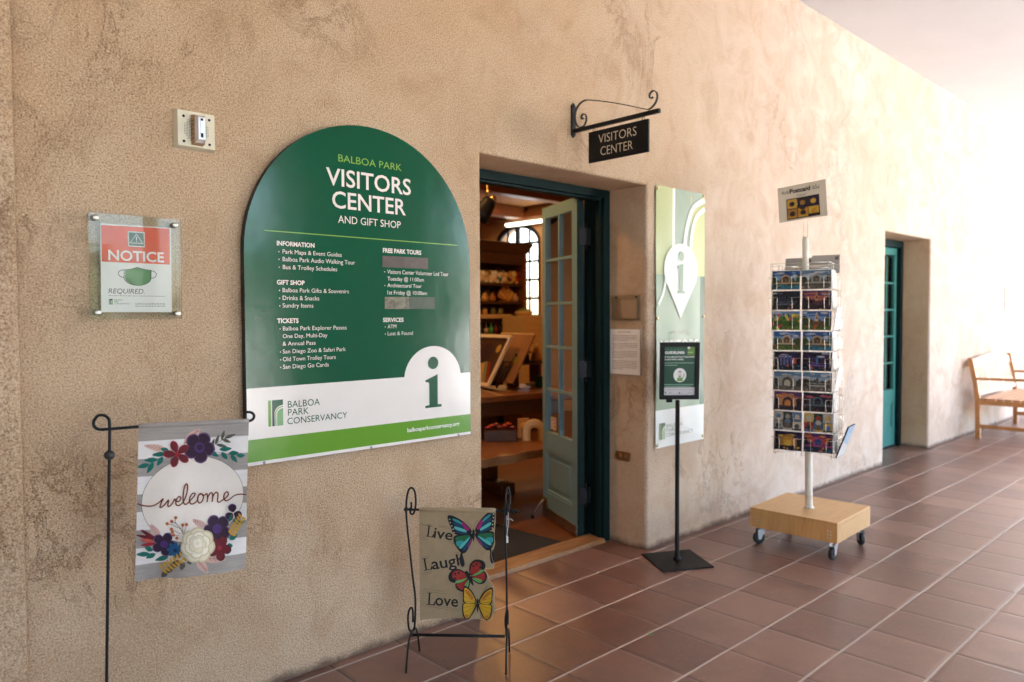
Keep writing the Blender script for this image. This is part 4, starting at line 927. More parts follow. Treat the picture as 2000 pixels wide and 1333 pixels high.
bu = V((.70, -.714, -.012)).normalized(); bn_ = V((-.714, -.70, 0)).normalized(); b0 = V((-.662, -.222, .620)); BW, BH = .303, .455
def bfl(a, b, c=0):
    t = -b/BH; wv = .006*math.sin(a*15+1.2)*t+.002*math.sin(a*40+b*12)*t-.010*t*t*(a/BW-.5)**2*1.6
    return b0+bu*a+V((0, 0, 1))*b+bn_*(c+wv+.002)
def BA(x, y): return ((x-260)/490*BW, -(y-208-(x-260)*.012)/728*BH)
ff = thing('butterfly_flag', 'burlap garden flag reading Live Laugh Love with three butterflies', 'flag', b0)
edge_ = [(262, 208), (750, 215), (749, 300), (742, 380), (746, 440), (738, 470), (722, 492), (728, 530), (742, 575), (738, 596), (690, 600), (682, 612), (700, 640), (706, 672), (732, 702), (742, 740), (738, 800), (742, 840), (738, 890), (722, 932), (690, 938), (640, 930), (590, 938), (540, 925), (420, 925), (340, 930), (256, 940), (258, 700), (262, 450)]
m = MB()
# cloth: strips between the straight left edge and the cut-out right edge
rows_ = 60; nc = 16
def redge(y):
    R_ = [q for q in edge_ if q[0] > 560 and q[1] <= 932]
    R_.sort(key=lambda q: q[1])
    for (xa, ya_), (xb, yb_) in zip(R_, R_[1:]):
        if ya_ <= y <= yb_: return xa+(xb-xa)*(y-ya_)/max(1, yb_-ya_)
    return R_[0][0] if y < R_[0][1] else R_[-1][0]
vs = []; 
for j in range(rows_+1):
    y = 208+(930-208)*j/rows_; xr = redge(y)
    for i in range(nc+1):
        x = 259+(xr-259)*i/nc; yy = y+(8 if i == 0 else 0)*(j == rows_)-(12*math.sin(math.pi*i/nc) if j == rows_ else 0)
        vs.append(bfl(*BA(x, yy), 0))
m.add(vs, [(j*(nc+1)+i, (j+1)*(nc+1)+i, (j+1)*(nc+1)+i+1, j*(nc+1)+i+1) for j in range(rows_) for i in range(nc)], BURLAP, True)
m.tube([bfl(BW*k/10, -.009, .000) for k in range(11)], .0082, BURLAP, 8)
m.tube([bfl(*BA(x, y), 0) for x, y in edge_[1:22]], .0014, ink('cdbb95', .8), 5)
m.build('cloth', ff)
m = MB(); FR = bfl; w_[0] = .0008; INK = ink('141112', .7)
def bx_(L): m.stroke(bfl, px(BA, L), .0010, .0009, ink('5a4630', .8), closed=True)
for L in ([(266, 312), (500, 336), (490, 440), (264, 410)], [(278, 322), (490, 345), (480, 430), (276, 400)], [(276, 525), (560, 490), (560, 590), (276, 640)], [(288, 535), (550, 502), (550, 582), (288, 628)], [(288, 730), (530, 765), (516, 876), (278, 838)], [(300, 745), (518, 778), (506, 862), (292, 828)]): bx_(L)
def serif_word(word, x0, y0, x1, y1, cap):
    """bold book lettering with slab feet added to the capital and the stems"""
    a, b = BA(x0, y0), BA(x1, y1); rot = math.degrees(math.atan2(b[1]-a[1], b[0]-a[0])); ln = math.hypot(b[0]-a[0], b[1]-a[1])
    h = cap/728*BH; c, sn = math.cos(rad(rot)), math.sin(rad(rot))
    loc = lambda u, v: (a[0]+u*c-v*sn, a[1]+u*sn+v*c)
    lf = lambda u, v, w=0: bfl(*loc(u, v), w)
    L1 = h*.62
    # capital L drawn by hand
    m.poly(lf, [(h*.14, 0), (h*.27, 0), (h*.27, h), (h*.14, h)], .0014, INK); m.rect(lf, 0, h*.42, h*.955, h, .0015, INK)
    m.poly(lf, [(0, 0), (h*.68, 0), (h*.72, h*.30), (h*.66, h*.30), (h*.56, h*.06), (0, h*.05)], .0015, INK)
    m.text(lf, word[1:], h*.70, ln, 0, h*.92, .0014, INK, .012)
serif_word('Live', 300, 392, 472, 418, 72); serif_word('Laugh', 288, 614, 552, 574, 78); serif_word('Love', 303, 832, 506, 846, 78)
def wing(L, c, vein=None): blob(m, bfl, px(BA, L), c, 5)
def wpair(cx, cy, rot, sc_, L, c, sides=(1, -1), w=None):
    cr, sr = math.cos(rad(rot)), math.sin(rad(rot))
    for sg in sides:
        P = [(cx+(x*sg*cr-y*sr)*sc_, cy+(x*sg*sr+y*cr)*sc_) for x, y in L]
        blob(m, bfl, px(BA, P), c, 4)
def vein(cx, cy, rot, sc_, L, wd, c):
    cr, sr = math.cos(rad(rot)), math.sin(rad(rot)); w = nw()
    for sg in (1, -1): m.stroke(bfl, px(BA, [(cx+(x*sg*cr-y*sr)*sc_, cy+(x*sg*sr+y*cr)*sc_) for x, y in L]), wd, w, c)
AQ, NV, MG, GR, LB = ink('2f9c9c', .7), ink('0d3f63', .7), ink('a01e6e', .7), ink('1f6a3e', .7), ink('58bdb8', .7)
B1 = (610, 368, -7, 1.0)
wpair(*B1, [(10, -8), (50, -72), (110, -118), (150, -128), (152, -90), (140, -50), (128, -10), (60, 10)], INK); wpair(*B1, [(8, 8), (60, 0), (126, 8), (134, 50), (118, 88), (96, 120), (70, 122), (45, 95), (22, 60)], INK)
wpair(*B1, [(90, 110), (104, 130), (114, 175), (104, 208), (88, 206), (84, 175), (88, 140)], INK)
wpair(*B1, [(22, -24), (56, -72), (74, -70), (48, -20)], MG); wpair(*B1, [(78, -84), (120, -106), (118, -92), (70, -62)], AQ); wpair(*B1, [(68, -56), (118, -84), (116, -62), (60, -34)], NV); wpair(*B1, [(54, -26), (114, -54), (112, -34), (48, -8)], LB); wpair(*B1, [(46, -4), (108, -28), (104, -10), (40, 6)], NV)
wpair(*B1, [(26, 14), (110, 14), (118, 36), (70, 44)], GR); wpair(*B1, [(24, 22), (66, 48), (104, 80), (92, 92), (50, 56)], LB); wpair(*B1, [(20, 30), (46, 58), (84, 98), (70, 108), (44, 80)], NV); wpair(*B1, [(16, 30), (40, 68), (48, 92), (34, 78)], MG); wpair(*B1, [(70, 46), (116, 42), (118, 66), (106, 76)], AQ)
for a, b in ((142, -104), (140, -82), (134, -60), (128, -38), (124, -16)): wpair(*B1, circ(a, b, 4, n=6), ink('d8cfb8', .8))
blob(m, bfl, px(BA, [(610, 345), (618, 362), (616, 400), (610, 425), (604, 400), (602, 362)]), INK); vein(*B1, [(3, -20), (18, -60), (42, -82)], .0008, INK)
B2 = (582, 652, -24, .86); RDB, GRB = ink('a82c22', .7), ink('6fae62', .7)
wpair(*B2, [(8, -14), (40, -78), (90, -100), (140, -72), (146, -30), (110, 0), (50, 10)], INK); wpair(*B2, [(8, 4), (60, 6), (116, 4), (124, 44), (90, 84), (48, 82), (16, 44)], INK)
wpair(*B2, [(16, -14), (46, -68), (84, -84), (116, -62), (108, -24), (60, 0)], RDB); wpair(*B2, [(18, 2), (66, -4), (104, -14), (112, 2), (66, 12)], GRB); wpair(*B2, [(16, 12), (66, 16), (112, 12), (108, 44), (80, 68)], RDB); wpair(*B2, [(16, 18), (60, 44), (74, 72), (50, 72), (24, 42)], GRB)
vein(*B2, [(14, -10), (60, -46), (112, -60)], .0009, INK); vein(*B2, [(14, -6), (60, -24), (112, -26)], .0009, INK); vein(*B2, [(14, 10), (60, 30), (100, 56)], .0009, INK); vein(*B2, [(14, 10), (50, 52), (64, 76)], .0009, INK)
for a, b in ((88, -66), (104, -34), (60, -62)): wpair(*B2, circ(a, b, 8, n=8), INK)
blob(m, bfl, px(BA, [(562, 612), (580, 630), (600, 672), (608, 710), (590, 694), (566, 655), (554, 624)]), INK)
B3 = (632, 828, 3, .92); YB, OB = ink('d9a920', .7), ink('c07a1e', .7)
wpair(*B3, [(8, -20), (46, -92), (96, -124), (104, -90), (102, -40), (96, -6), (40, 6)], INK); wpair(*B3, [(8, 2), (50, -4), (100, 0), (104, 50), (90, 100), (66, 114), (40, 88), (14, 40)], INK)
wpair(*B3, [(14, -18), (50, -82), (92, -110), (96, -70), (90, -12), (44, -2)], YB); wpair(*B3, [(12, 8), (50, 2), (94, 4), (96, 48), (84, 92), (66, 104), (42, 76)], YB); wpair(*B3, [(30, -40), (60, -84), (88, -98), (84, -76), (44, -30)], OB); wpair(*B3, [(60, 80), (84, 76), (80, 96), (66, 102)], OB)
for L in ([(10, -14), (54, -60), (94, -86)], [(10, -10), (56, -36), (96, -50)], [(10, -6), (56, -14), (94, -18)], [(10, 10), (56, 20), (98, 26)], [(10, 12), (54, 44), (92, 66)], [(10, 16), (44, 62), (72, 102)]): vein(*B3, L, .0010, INK)
blob(m, bfl, px(BA, [(632, 792), (638, 812), (638, 850), (633, 885), (627, 850), (627, 812)]), INK)
m.build('printed_design', ff)
# ---- price tag tied to the right wire
tg = thing('price_tag', 'small white price tag on a string tied to the butterfly flag stand', 'price tag', RP(836, 245))
m = MB(); m.tube(smooth([RP(830, 215), RP(836, 245), RP(840, 275), RP(858, 270), RP(872, 282)], 4), .0010, PAPER, 6); m.tube(smooth([RP(836, 245), RP(833, 290), RP(836, 340), RP(834, 385)], 4), .0010, PAPER, 6); m.tube(smooth([RP(842, 225), RP(846, 280), RP(838, 350), RP(835, 385)], 4), .0009, PAPER, 6); m.build('string', tg)
fr = F(RP(834, 398), RR); m = MB(); m.prism(fr, [(-.0055, -.018), (.0055, -.016), (.0060, .006), (.002, .013), (-.003, .013), (-.0060, .005)], -.0005, .0005, PAPER); m.build('card', tg)

# ================================================================ POSTCARD SPINNER
rk = thing('postcard_rack', 'wheeled wire postcard spinner on a square pale wooden base', 'postcard rack', (1.91, -.615, 0))
bc = V((1.945, -.608, 0)); bu_ = V((math.cos(rad(2.5)), math.sin(rad(2.5)), 0)); bv_ = V((-bu_.y, bu_.x, 0))
BF = lambda a, b, c=0: bc+bu_*a+bv_*b+V((0, 0, c))
def bfb(m, a0, a1, b0, b1, c0, c1, mt, bev=0): return m.hexa([BF(a0, b0, c0), BF(a1, b0, c0), BF(a1, b1, c0), BF(a0, b1, c0), BF(a0, b0, c1), BF(a1, b0, c1), BF(a1, b1, c1), BF(a0, b1, c1)], mt, bev)
hb = .257
m = MB(); bfb(m, -hb, hb, -hb, hb, .207, .226, PLY, .002)
bfb(m, -hb, -hb+.019, -hb, hb, .110, .2065, PLY, .001); bfb(m, hb-.019, hb, -hb, hb, .110, .2065, PLY, .001); bfb(m, -hb+.019, hb-.019, -hb, -hb+.019, .110, .2065, PLY); bfb(m, -hb+.019, hb-.019, hb-.019, hb, .110, .2065, PLY); bfb(m, -hb+.019, hb-.019, -hb+.019, hb-.019, .110, .122, PLY)
m.build('base_box', rk)
for b_ in (-.222, -.205, .205, .222):
    for z in (.135, .152, .172):
        m = MB(); m.lathe([(.0045, 0), (.004, .0015), (0, .002)], lambda u, v, w, b_=b_, z=z: BF(-hb-w, b_+u, z+v), STEEL, 8); m.build('screw', rk)
for a_, b_ in ((-.19, -.215), (.20, -.215), (-.19, .215), (.20, .215)):
    c = BF(a_, b_, 0); m = MB(); an = rad(random.uniform(-60, 60)+200)
    d = V((math.cos(an), math.sin(an), 0)); e = V((-d.y, d.x, 0)); wc = c+d*.018+V((0, 0, .036))
    fr = (lambda o, x, y: (lambda u, v, w=0: o+x*u+V((0, 0, 1))*v+y*w))(wc, d, e)
    m.lathe([(.026, .107-.036), (.026, .1095-.036)], lambda u, v, w: c+V((u, v, w+.036)), ZINC, 16)
    for sg in (-1, 1): m.prism(lambda u, v, w=0, sg=sg: fr(u, v, sg*.016+w), [(-.008, -.008), (.008, -.008), (.014, .05), (-.030, .066), (-.036, .064)], -.0015, .0015, ZINC)
    m.tube([fr(0, 0, -.02), fr(0, 0, .02)], .005, STEEL, 8)
    m.lathe([(.018, .060-.036), (.018, .071-.036)], lambda u, v, w: c+V((u, v, w+.036)), STEEL, 12)
    co_ = m.build('caster', rk)
    m = MB(); m.lathe([(.0, -.011), (.016, -.011), (.024, -.012), (.033, -.011), (.036, -.006), (.036, .006), (.033, .011), (.024, .012), (.016, .011), (0, .011)], fr, RUBBER, 22); m.build('wheel', co_)
PB = V((1.910, -.617, 0)); LEAN = lambda z: V((.727, -.686, 0))*(-.0235*(z-.23))
m = MB(); pf = lambda a, b, c=0: PB+V((a, b, c))+LEAN(c)
m.lathe([(.030, .226), (.030, .232), (.0205, .234), (.0205, .300), (.022, .303), (.0205, .306), (.0205, .62), (.018, .63), (.018, 1.815), (.014, 1.835), (.0, 1.84)], pf, POLEM, 20); m.build('pole', rk)
ru = V((.257, -.966, 0)).normalized(); rn = V((-.966, -.257, 0)).normalized()
HP = .165; ZB, PITCH, NR = .592, .1165, 9
CW, CH_ = .158, .110
dirs = [(ru, rn), (-rn, ru), (-ru, -rn), (rn, -ru)]       # (across, out) for front, side, back, side
WR = .0016
for pi_, (u, n) in enumerate(dirs):
    o = PB+n*(HP+.0)
    def pt(a, z, w=0, u=u, n=n, o=o): return o+u*a+n*w+V((0, 0, z))+LEAN(z)
    m = MB(); z0, z1 = ZB-.03, ZB+PITCH*NR+.035
    for a in (-HP, -.01, .01, HP): m.tube([pt(a, z0, -.012), pt(a, z1, -.012)], WR, CHROME, 6)
    for r_ in range(NR+1): m.tube([pt(-HP, ZB+PITCH*r_-.004, -.012), pt(HP, ZB+PITCH*r_-.004, -.012)], WR*.7, CHROME, 6)
    m.tube([pt(-HP, z1, -.012), pt(HP, z1, -.012)], WR, CHROME, 6)
    for r_ in range(NR):
        zb = ZB+PITCH*r_; zt_ = zb+.070
        for a0, a1 in ((-.045, .045),): m.tube(smooth([pt(a0, zb-.004, -.010), pt(a0, zb-.004, .009), pt(a0, zb+.01, .012), pt(a0, zt_-.006, .012), pt(a0+.006, zt_, .012), pt(a1-.006, zt_, .012), pt(a1, zt_-.006, .012), pt(a1, zb+.01, .012), pt(a1, zb-.004, .009), pt(a1, zb-.004, -.010)], 2), WR, CHROME, 5)
        for sg in (-1, 1): m.tube(smooth([pt(sg*.128, zb-.004, -.010), pt(sg*.128, zb-.004, .009), pt(sg*.128, zb+.01, .012), pt(sg*.128, zt_-.006, .012), pt(sg*.134, zt_, .012), pt(sg*(HP+.004), zt_, .010), pt(sg*(HP+.004), zt_, -.012)], 2), WR, CHROME, 5)
    m.build('wire_panel', rk)
PT = PB+LEAN(1.75)
m = MB()
for a in (-1, 1):
    m.tube([PT+ru*a*HP+rn*HP+V((0, 0, ZB-.02))-LEAN(1.75)+LEAN(.55), PT+V((0, 0, ZB-.02))-LEAN(1.75)+LEAN(.55)], WR*1.2, CHROME, 6); m.tube([PT+ru*a*HP-rn*HP+V((0, 0, ZB-.02))-LEAN(1.75)+LEAN(.55), PT+V((0, 0, ZB-.02))-LEAN(1.75)+LEAN(.55)], WR*1.2, CHROME, 6)
    m.tube([PT+ru*a*HP+rn*HP+V((0, 0, ZB+PITCH*NR+.02)), PT+V((0, 0, ZB+PITCH*NR+.02))], WR*1.2, CHROME, 6); m.tube([PT+ru*a*HP-rn*HP+V((0, 0, ZB+PITCH*NR+.02)), PT+V((0, 0, ZB+PITCH*NR+.02))], WR*1.2, CHROME, 6)
m.build('spinner_frame', rk); m = MB()
for a, l in ((-.10, .05), (-.045, .03)): m.tube([PB+ru*a+rn*HP+V((0, 0, ZB)), PB+ru*a+rn*HP+V((0, 0, ZB-l))], WR, CHROME, 6)
m.build('wire_hook', rk); m = MB()
m.tube([PT+ru*.012+V((0, 0, 1.83)), PT+ru*.012+V((0, 0, 1.955))], WR*1.4, STEEL, 6); m.tube([PT-ru*.012+V((0, 0, 1.83)), PT-ru*.012+V((0, 0, 1.955))], WR, STEEL, 6)
m.tube(smooth([PT+ru*q+V((0, 0, z)) for q, z in ((-.012, 1.95), (-.045, 1.952), (-.040, 1.975), (-.02, 1.978), (.02, 1.975), (.04, 1.978), (.045, 1.952), (.012, 1.95))], 3), WR, STEEL, 6)
m.build('card_clip', rk)

def hexmix(a, b, t): return tuple(int(int(a[i:i+2], 16)*(1-t)+int(b[i:i+2], 16)*t) for i in (0, 2, 4))
def CI(h): return mat('photo_print_'+h, tuple(x*.72 for x in hexc(h)), .28, var=.75, scale=160)
def picture(m, fr, kind, pal, W, H, w):
    """printed view, drawn with flat inks: sky, distance, subject, foreground"""
    rnd = random.Random(str(kind)+pal[0]); hw = W/2
    sky, sky2, far, sub, sub2, gnd, acc = pal
    R_ = lambda x0, x1, y0, y1, c, k: m.rect(fr, x0*hw, x1*hw, y0*H, y1*H, w+k*.00012, CI(c))
    P_ = lambda L, c, k: m.poly(fr, [(x*hw, y*H) for x, y in L], w+k*.00012, CI(c))
    R_(-1, 1, 0, 1, sky, 0); R_(-1, 1, .74, 1, sky2, 1)
    for _ in range(5):
        x, y = rnd.uniform(-.8, .8), rnd.uniform(.72, .93); P_([(max(-1, min(1, a)), min(.99, b)) for a, b in circ(x, y, rnd.uniform(.15, .4), rnd.uniform(.03, .07), 10)], sky if rnd.random() < .5 else acc if kind in ('dusk', 'night') else 'c9cdd6', 2)
    hz = []
    for k in range(13): hz.append((-1+k/6, .50+rnd.uniform(-.05, .14)))
    P_([(-1, .2)]+hz+[(1, .2)] if False else [(-1, .2), (1, .2)]+hz[::-1], far, 3)
    if kind in ('garden', 'dusk'):
        P_([(-.34, .36), (.34, .36)]+[(.34*math.cos(rad(a)), .56+.24*math.sin(rad(a))) for a in range(0, 181, 15)], sub, 4); P_([(-.24, .38), (.24, .38)]+[(.24*math.cos(rad(a)), .54+.17*math.sin(rad(a))) for a in range(0, 181, 15)], sub2, 5)
        for k in range(-4, 5): R_(k*.22-.015, k*.22+.015, .36, .55, sub, 6)
        R_(-1, 1, .30, .38, sub, 6)
    elif kind == 'tower':
        P_([(-.12, .3), (.12, .3), (.12, .72), (.08, .74), (.08, .86), (0, .97), (-.08, .86), (-.08, .74), (-.12, .72)], sub, 4); R_(-.5, .5, .28, .46, sub2, 5); R_(-.05, .05, .6, .7, sub2, 5)
    elif kind == 'fountain':
        P_([(-.7, .34), (.7, .34), (.5, .24), (-.5, .24)], sub, 4); P_([(-.05, .34), (.05, .34), (.09, .62), (0, .80), (-.09, .62)], sub2, 5); P_([(-.85, .40), (.85, .40), (.85, .44), (-.85, .44)], sub, 4)
    elif kind in ('arch', 'night'):
        P_([(-.62, .22), (.62, .22), (.62, .62), (.45, .66)]+[(.45*math.cos(rad(a)), .62+.22*math.sin(rad(a))) for a in range(20, 161, 20)]+[(-.45, .66), (-.62, .62)], sub, 4)
        P_([(-.36, .22), (.36, .22)]+[(.36*math.cos(rad(a)), .46+.26*math.sin(rad(a))) for a in range(0, 181, 15)], sub2, 5); P_([(-.22, .22), (.22, .22)]+[(.22*math.cos(rad(a)), .38+.18*math.sin(rad(a))) for a in range(0, 181, 20)], acc, 6)
    elif kind == 'columns':
        for k in range(4): x = -.42+k*.24; R_(x-.07, x+.07, .18, .82-.03*(k % 2), sub, 4); R_(x-.04, x+.02, .18, .80, sub2, 5)
        R_(.45, 1, .35, .62, acc, 4)
    elif kind == 'collage':
        cs = [sub, sub2, acc, far, sky2, gnd]
        for i in range(3):
            for j in range(2):
                R_(-1+i*.667+.02, -1+(i+1)*.667-.02, j*.5+.02, j*.5+.48, cs[(i+j*2) % 6], 4); P_(circ(-.667+i*.667, j*.5+.24, .18, .13, 9), cs[(i*2+j+3) % 6], 5); R_(-1+i*.667+.02, -1+(i+1)*.667-.02, j*.5+.02, j*.5+.12, cs[(i+j+1) % 6], 5)
        P_(circ(0, .5, .2, .13, 12), sky2, 6)
    elif kind == 'flowers':
        for _ in range(26): P_([(max(-1, min(1, a)), max(0, min(1, b))) for a, b in circ(rnd.uniform(-1, 1), rnd.uniform(.05, .9), rnd.uniform(.05, .14), rnd.uniform(.05, .12), 7)], rnd.choice((sub, sub2, acc, far, gnd)), 4+rnd.random())
    if kind not in ('collage', 'flowers'):
        P_([(-1, 0), (1, 0), (1, .24), (.4, .20), (-.2, .26), (-1, .22)], gnd, 7)
        for _ in range(16): P_([(max(-1, min(1, a)), max(0, min(1, b))) for a, b in circ(rnd.uniform(-.95, .95), rnd.uniform(.03, .26), rnd.uniform(.04, .13), rnd.uniform(.02, .06), 6)], rnd.choice((acc, gnd, far, sub2)), 8+rnd.random())
        for sg in (-1, 1): P_([(max(-1, min(1, a)), max(0, min(1, b))) for a, b in circ(sg*rnd.uniform(.78, .98), rnd.uniform(.4, .62), rnd.uniform(.16, .3), rnd.uniform(.14, .24), 9)], far, 8)
def postcard(name, fr, label, kind, pal, W=CW, H=CH_, group='postcards in the wire rack', back=False):
    m = MB(); o = fr(0, 0, 0)
    L = [(-W/2+.003, 0), (W/2-.003, 0), (W/2, .003), (W/2, H-.003), (W/2-.003, H), (-W/2+.003, H), (-W/2, H-.003), (-W/2, .003)]
    m.prism(fr, L, -.0030, 0, PAPER if not back else ink('a9a29c', .6))
    if kind: picture(m, fr, kind, pal, W*.985, H*.98, .0003)
    elif back:
        m.stroke(fr, [(0, H*.1), (0, H*.8)], .0008, .0003, ink('6d6660')); m.rect(fr, W*.33, W*.45, H*.72, H*.9, .0003, ink('5a5450'))
        for k in range(4): m.rect(fr, W*.07, W*.42, H*(.2+.1*k), H*(.2+.1*k)+.0008, .0003, ink('6d6660'))
    return tag(m.build(name, None, o), label, 'postcard', group)
PAL = dict(day=('7d9cc4', '2f5f9a', '39482a', 'c9b196', '6b4a34', '4f6b2c', 'b8553f'), pond=('86a5c6', '2c548c', '2f4a28', 'b99c80', '584030', '2d6f86', '6fa0a8'), dusk=('b86a5a', '5a3a68', '2a1e2c', 'c98a5a', '4a2a3a', '241c2c', 'e0904a'), night=('33285a', '1a1838', '1c1826', 'b5824a', 'd79a3c', '1f1c30', 'e8b94c'), neon=('3a2a58', '131428', '1a1424', '7a5a9c', '4d7fa8', '16202e', 'd05a48'), dark=('2c3448', '182030', '141a1c', '5c6a7c', '2a3038', '20242a', 'b8566a'), bloom=('5a7a3a', '6f8fb4', '3c5a24', 'c8405a', 'd8a83c', '2f4a1e', 'e8d06a'), grey=('9fb0bc', '5f7f9c', '3a3a34', 'a8a298', '57524c', '6a6058', 'c8bca8'), multi=('8c9aa8', 'c8c0b4', '2e4a3a', 'b03a38', '4a6a94', '6b5a3c', 'd8b060'), fire=('d0563a', '4a2a5c', '1a2430', 'a8487c', '2c4a80', '123c54', 'f08a4c'))
CARDS = [  # bottom row to top row, left then right
 ('night', 'night', 'postcard of a lit golden arcade under brown dusk, bottom row'), ('dusk', 'fire', 'postcard of purple dome beneath fiery red sunset, bottom row'),
 ('collage', 'grey', 'postcard collage of grey park scenes with red patches'), ('collage', 'multi', 'postcard collage of six sunny views in red and blue'),
 ('night', 'dusk', 'postcard of glowing yellow arch against violet evening sky'), ('dusk', 'dark', 'postcard of dark garden house with small orange lights'),
 ('arch', 'grey', 'postcard of grey stone pavilion arch by day'), ('fountain', 'grey', 'postcard of pale round fountain basin before brown buildings'),
 ('columns', 'neon', 'postcard of lilac lit columns on a night street'), ('fountain', 'neon', 'postcard of night fountain with orange glow behind'),
 ('garden', 'day', 'postcard of lattice garden house above red flower beds'), ('garden', 'pond', 'postcard of lattice garden house mirrored in green pond'),
 ('flowers', 'bloom', 'postcard packed with yellow and red garden blooms'), ('tower', 'day', 'postcard of pale church tower beneath deep blue clouds'),
 ('fountain', 'dark', 'postcard of dark pond with pink lotus flower'), ('tower', 'dusk', 'postcard of orange sunset over a row of towers'),
 ('garden', 'pond', 'postcard of domed garden house and turquoise pond, top row'), ('garden', 'grey', 'postcard of blue lily pool beneath cloudy sky, top row')]
for k, (kind, pal, lab) in enumerate(CARDS):
    r_, c_ = divmod(k, 2); z = ZB+PITCH*r_; a = (-.083, .083)[c_]+random.uniform(-.002, .002); lean = random.uniform(-.01, .01)
    o = PB+rn*(HP+.002)+ru*a+V((0, 0, z))+LEAN(z); upv = (V((0, 0, 1))-rn*.06).normalized()
    postcard('postcard', F(o, (ru+V((0, 0, lean))).normalized(), (upv-ru*lean).normalized()), lab, kind, PAL[pal])
# side panel: cards seen on edge, a few leaning out
SIDE = [(0, 0, 'pale'), (1, 0, 'pale'), (2, 0, 'pale'), (4, 0, 'pale'), (5, 0, 'pale'), (7, 0, 'pale'), (8, 0, 'pale')]
ORD = {0: 'lowest', 1: 'second lowest', 2: 'third lowest', 4: 'middle', 5: 'fourth from top', 7: 'second from top', 8: 'topmost'}
for r_, c_, _ in SIDE:
    z = ZB+PITCH*r_; o = PB+ru*(HP+.004)-rn*-.083+V((0, 0, z)) if False else PB+ru*(HP+.004)+rn*.083+V((0, 0, z))+LEAN(z)
    upv = (V((0, 0, 1))-ru*.06).normalized()
    postcard('postcard', F(o, -rn, upv), 'grey backed postcard on the turned side of the rack, %s of that side' % ORD[r_], None, None, back=True)
for r_, ln, lab, c in ((3, .30, 'white postcard leaning out from the rack side, below the taller leaning one', 'pale'), (6, .26, 'white postcard leaning out high on the rack side', 'pale')):
    z = ZB+PITCH*r_; o = PB+ru*(HP+.006)+rn*.075+V((0, 0, z))+LEAN(z); upv = (V((0, 0, 1))+ru*ln*.5+rn*-.25).normalized()
    m = MB(); fr = F(o, (-rn).normalized(), upv); m.prism(fr, [(-.076, 0), (.076, 0), (.076, .135), (-.076, .135)], -.003, 0, PAPER); m.rect(fr, -.07, .07, .01, .125, .0003, ink('d9d6d2')); tag(m.build('postcard', None, o), lab, 'postcard', 'postcards in the wire rack')
o = PB+ru*(HP+.012)+rn*.07+V((0, 0, ZB-.028)); fr = F(o, (-rn+ru*.1).normalized(), (V((0, 0, 1))+ru*.34-rn*.15).normalized())
m = MB(); m.prism(fr, [(-.076, 0), (.076, 0), (.076, .19), (-.076, .19)], -.008, 0, SATIN); m.rect(fr, -.074, .074, .002, .188, .0004, ink('d4d8da', .3)); m.rect(fr, -.074, .074, .12, .188, .0008, ink('6fa0c8', .3)); m.poly(fr, [(-.074, .10), (.074, .06), (.074, .13), (-.02, .15), (-.074, .13)], .0012, ink('8fb4d0', .3))
tag(m.build('brochure', None, o), 'blue covered brochure leaning out at the foot of the postcard rack', 'brochure')
for a, zz_, lab in ((-.075, .0, 'grey card back showing through the top of the rack beside the pole'), (.080, .012, 'grey card back at the upper corner of the rack')):
    o = PB-rn*(HP-.004)+ru*a+V((0, 0, ZB+PITCH*NR-.025+zz_))+LEAN(1.6); postcard('postcard', F(o, ru, (V((0, 0, 1))+ru*.04).normalized()), lab, None, None, back=True)
# price card on top
o = PB+LEAN(2.05)+V((0, 0, 2.045))+rn*.004-ru*.015; u = (ru*.95+rn*.30+V((0, 0, .05))).normalized(); n0 = u.cross(V((0, 0, 1))).normalized(); vv = (n0.cross(u)+V((0, 0, 0))).normalized()
fr = F(o, u, vv-u*.02)
pc = thing('price_sign', 'white Postcard price sign with colourful sample clipped above the rack', 'price sign', o)
W2, H2 = .150, .105
m = MB(); m.prism(fr, [(-W2, -H2), (W2, -H2), (W2, H2), (-W2, H2)], -.002, 0, ink('ece4d6', .5)); m.rect(fr, W2-.016, W2, -H2, H2, .0005, ink('e6e0d4', .5)); m.build('card', pc)
m = MB(); m.text(fr, '4x6', -.125, -.080, .060, .022, .0008, ink('3b3632')); m.text(fr, 'Postcard', -.072, .056, .060, .024, .0008, INK, .04); m.text(fr, '65\u00a2', .070, .112, .060, .022, .0008, ink('3b3632'))
for x in (-.075, .035): m.rect(fr, x, x+.002, .060, .085, .0007, INK)
ribbon(m, fr, [(-.03, .035), (-.02, .045), (-.012, .034), (-.002, .044), (.004, .034), (.014, .042), (.02, .034), (.03, .048)], .002, .0008, ink('4a443e')); m.build('lettering', pc)
m = MB(); sf = lambda a, b, c=0: fr(a+.005, b-.095, c); m.prism(sf, [(-.102, 0), (.102, 0), (.102, .122), (-.102, .122)], .0008, .0022, SATIN); picture(m, lambda a, b, c=0: sf(a, b+.003, c), 'collage', PAL['night'], .198, .116, .0026); m.build('sample_card', pc)

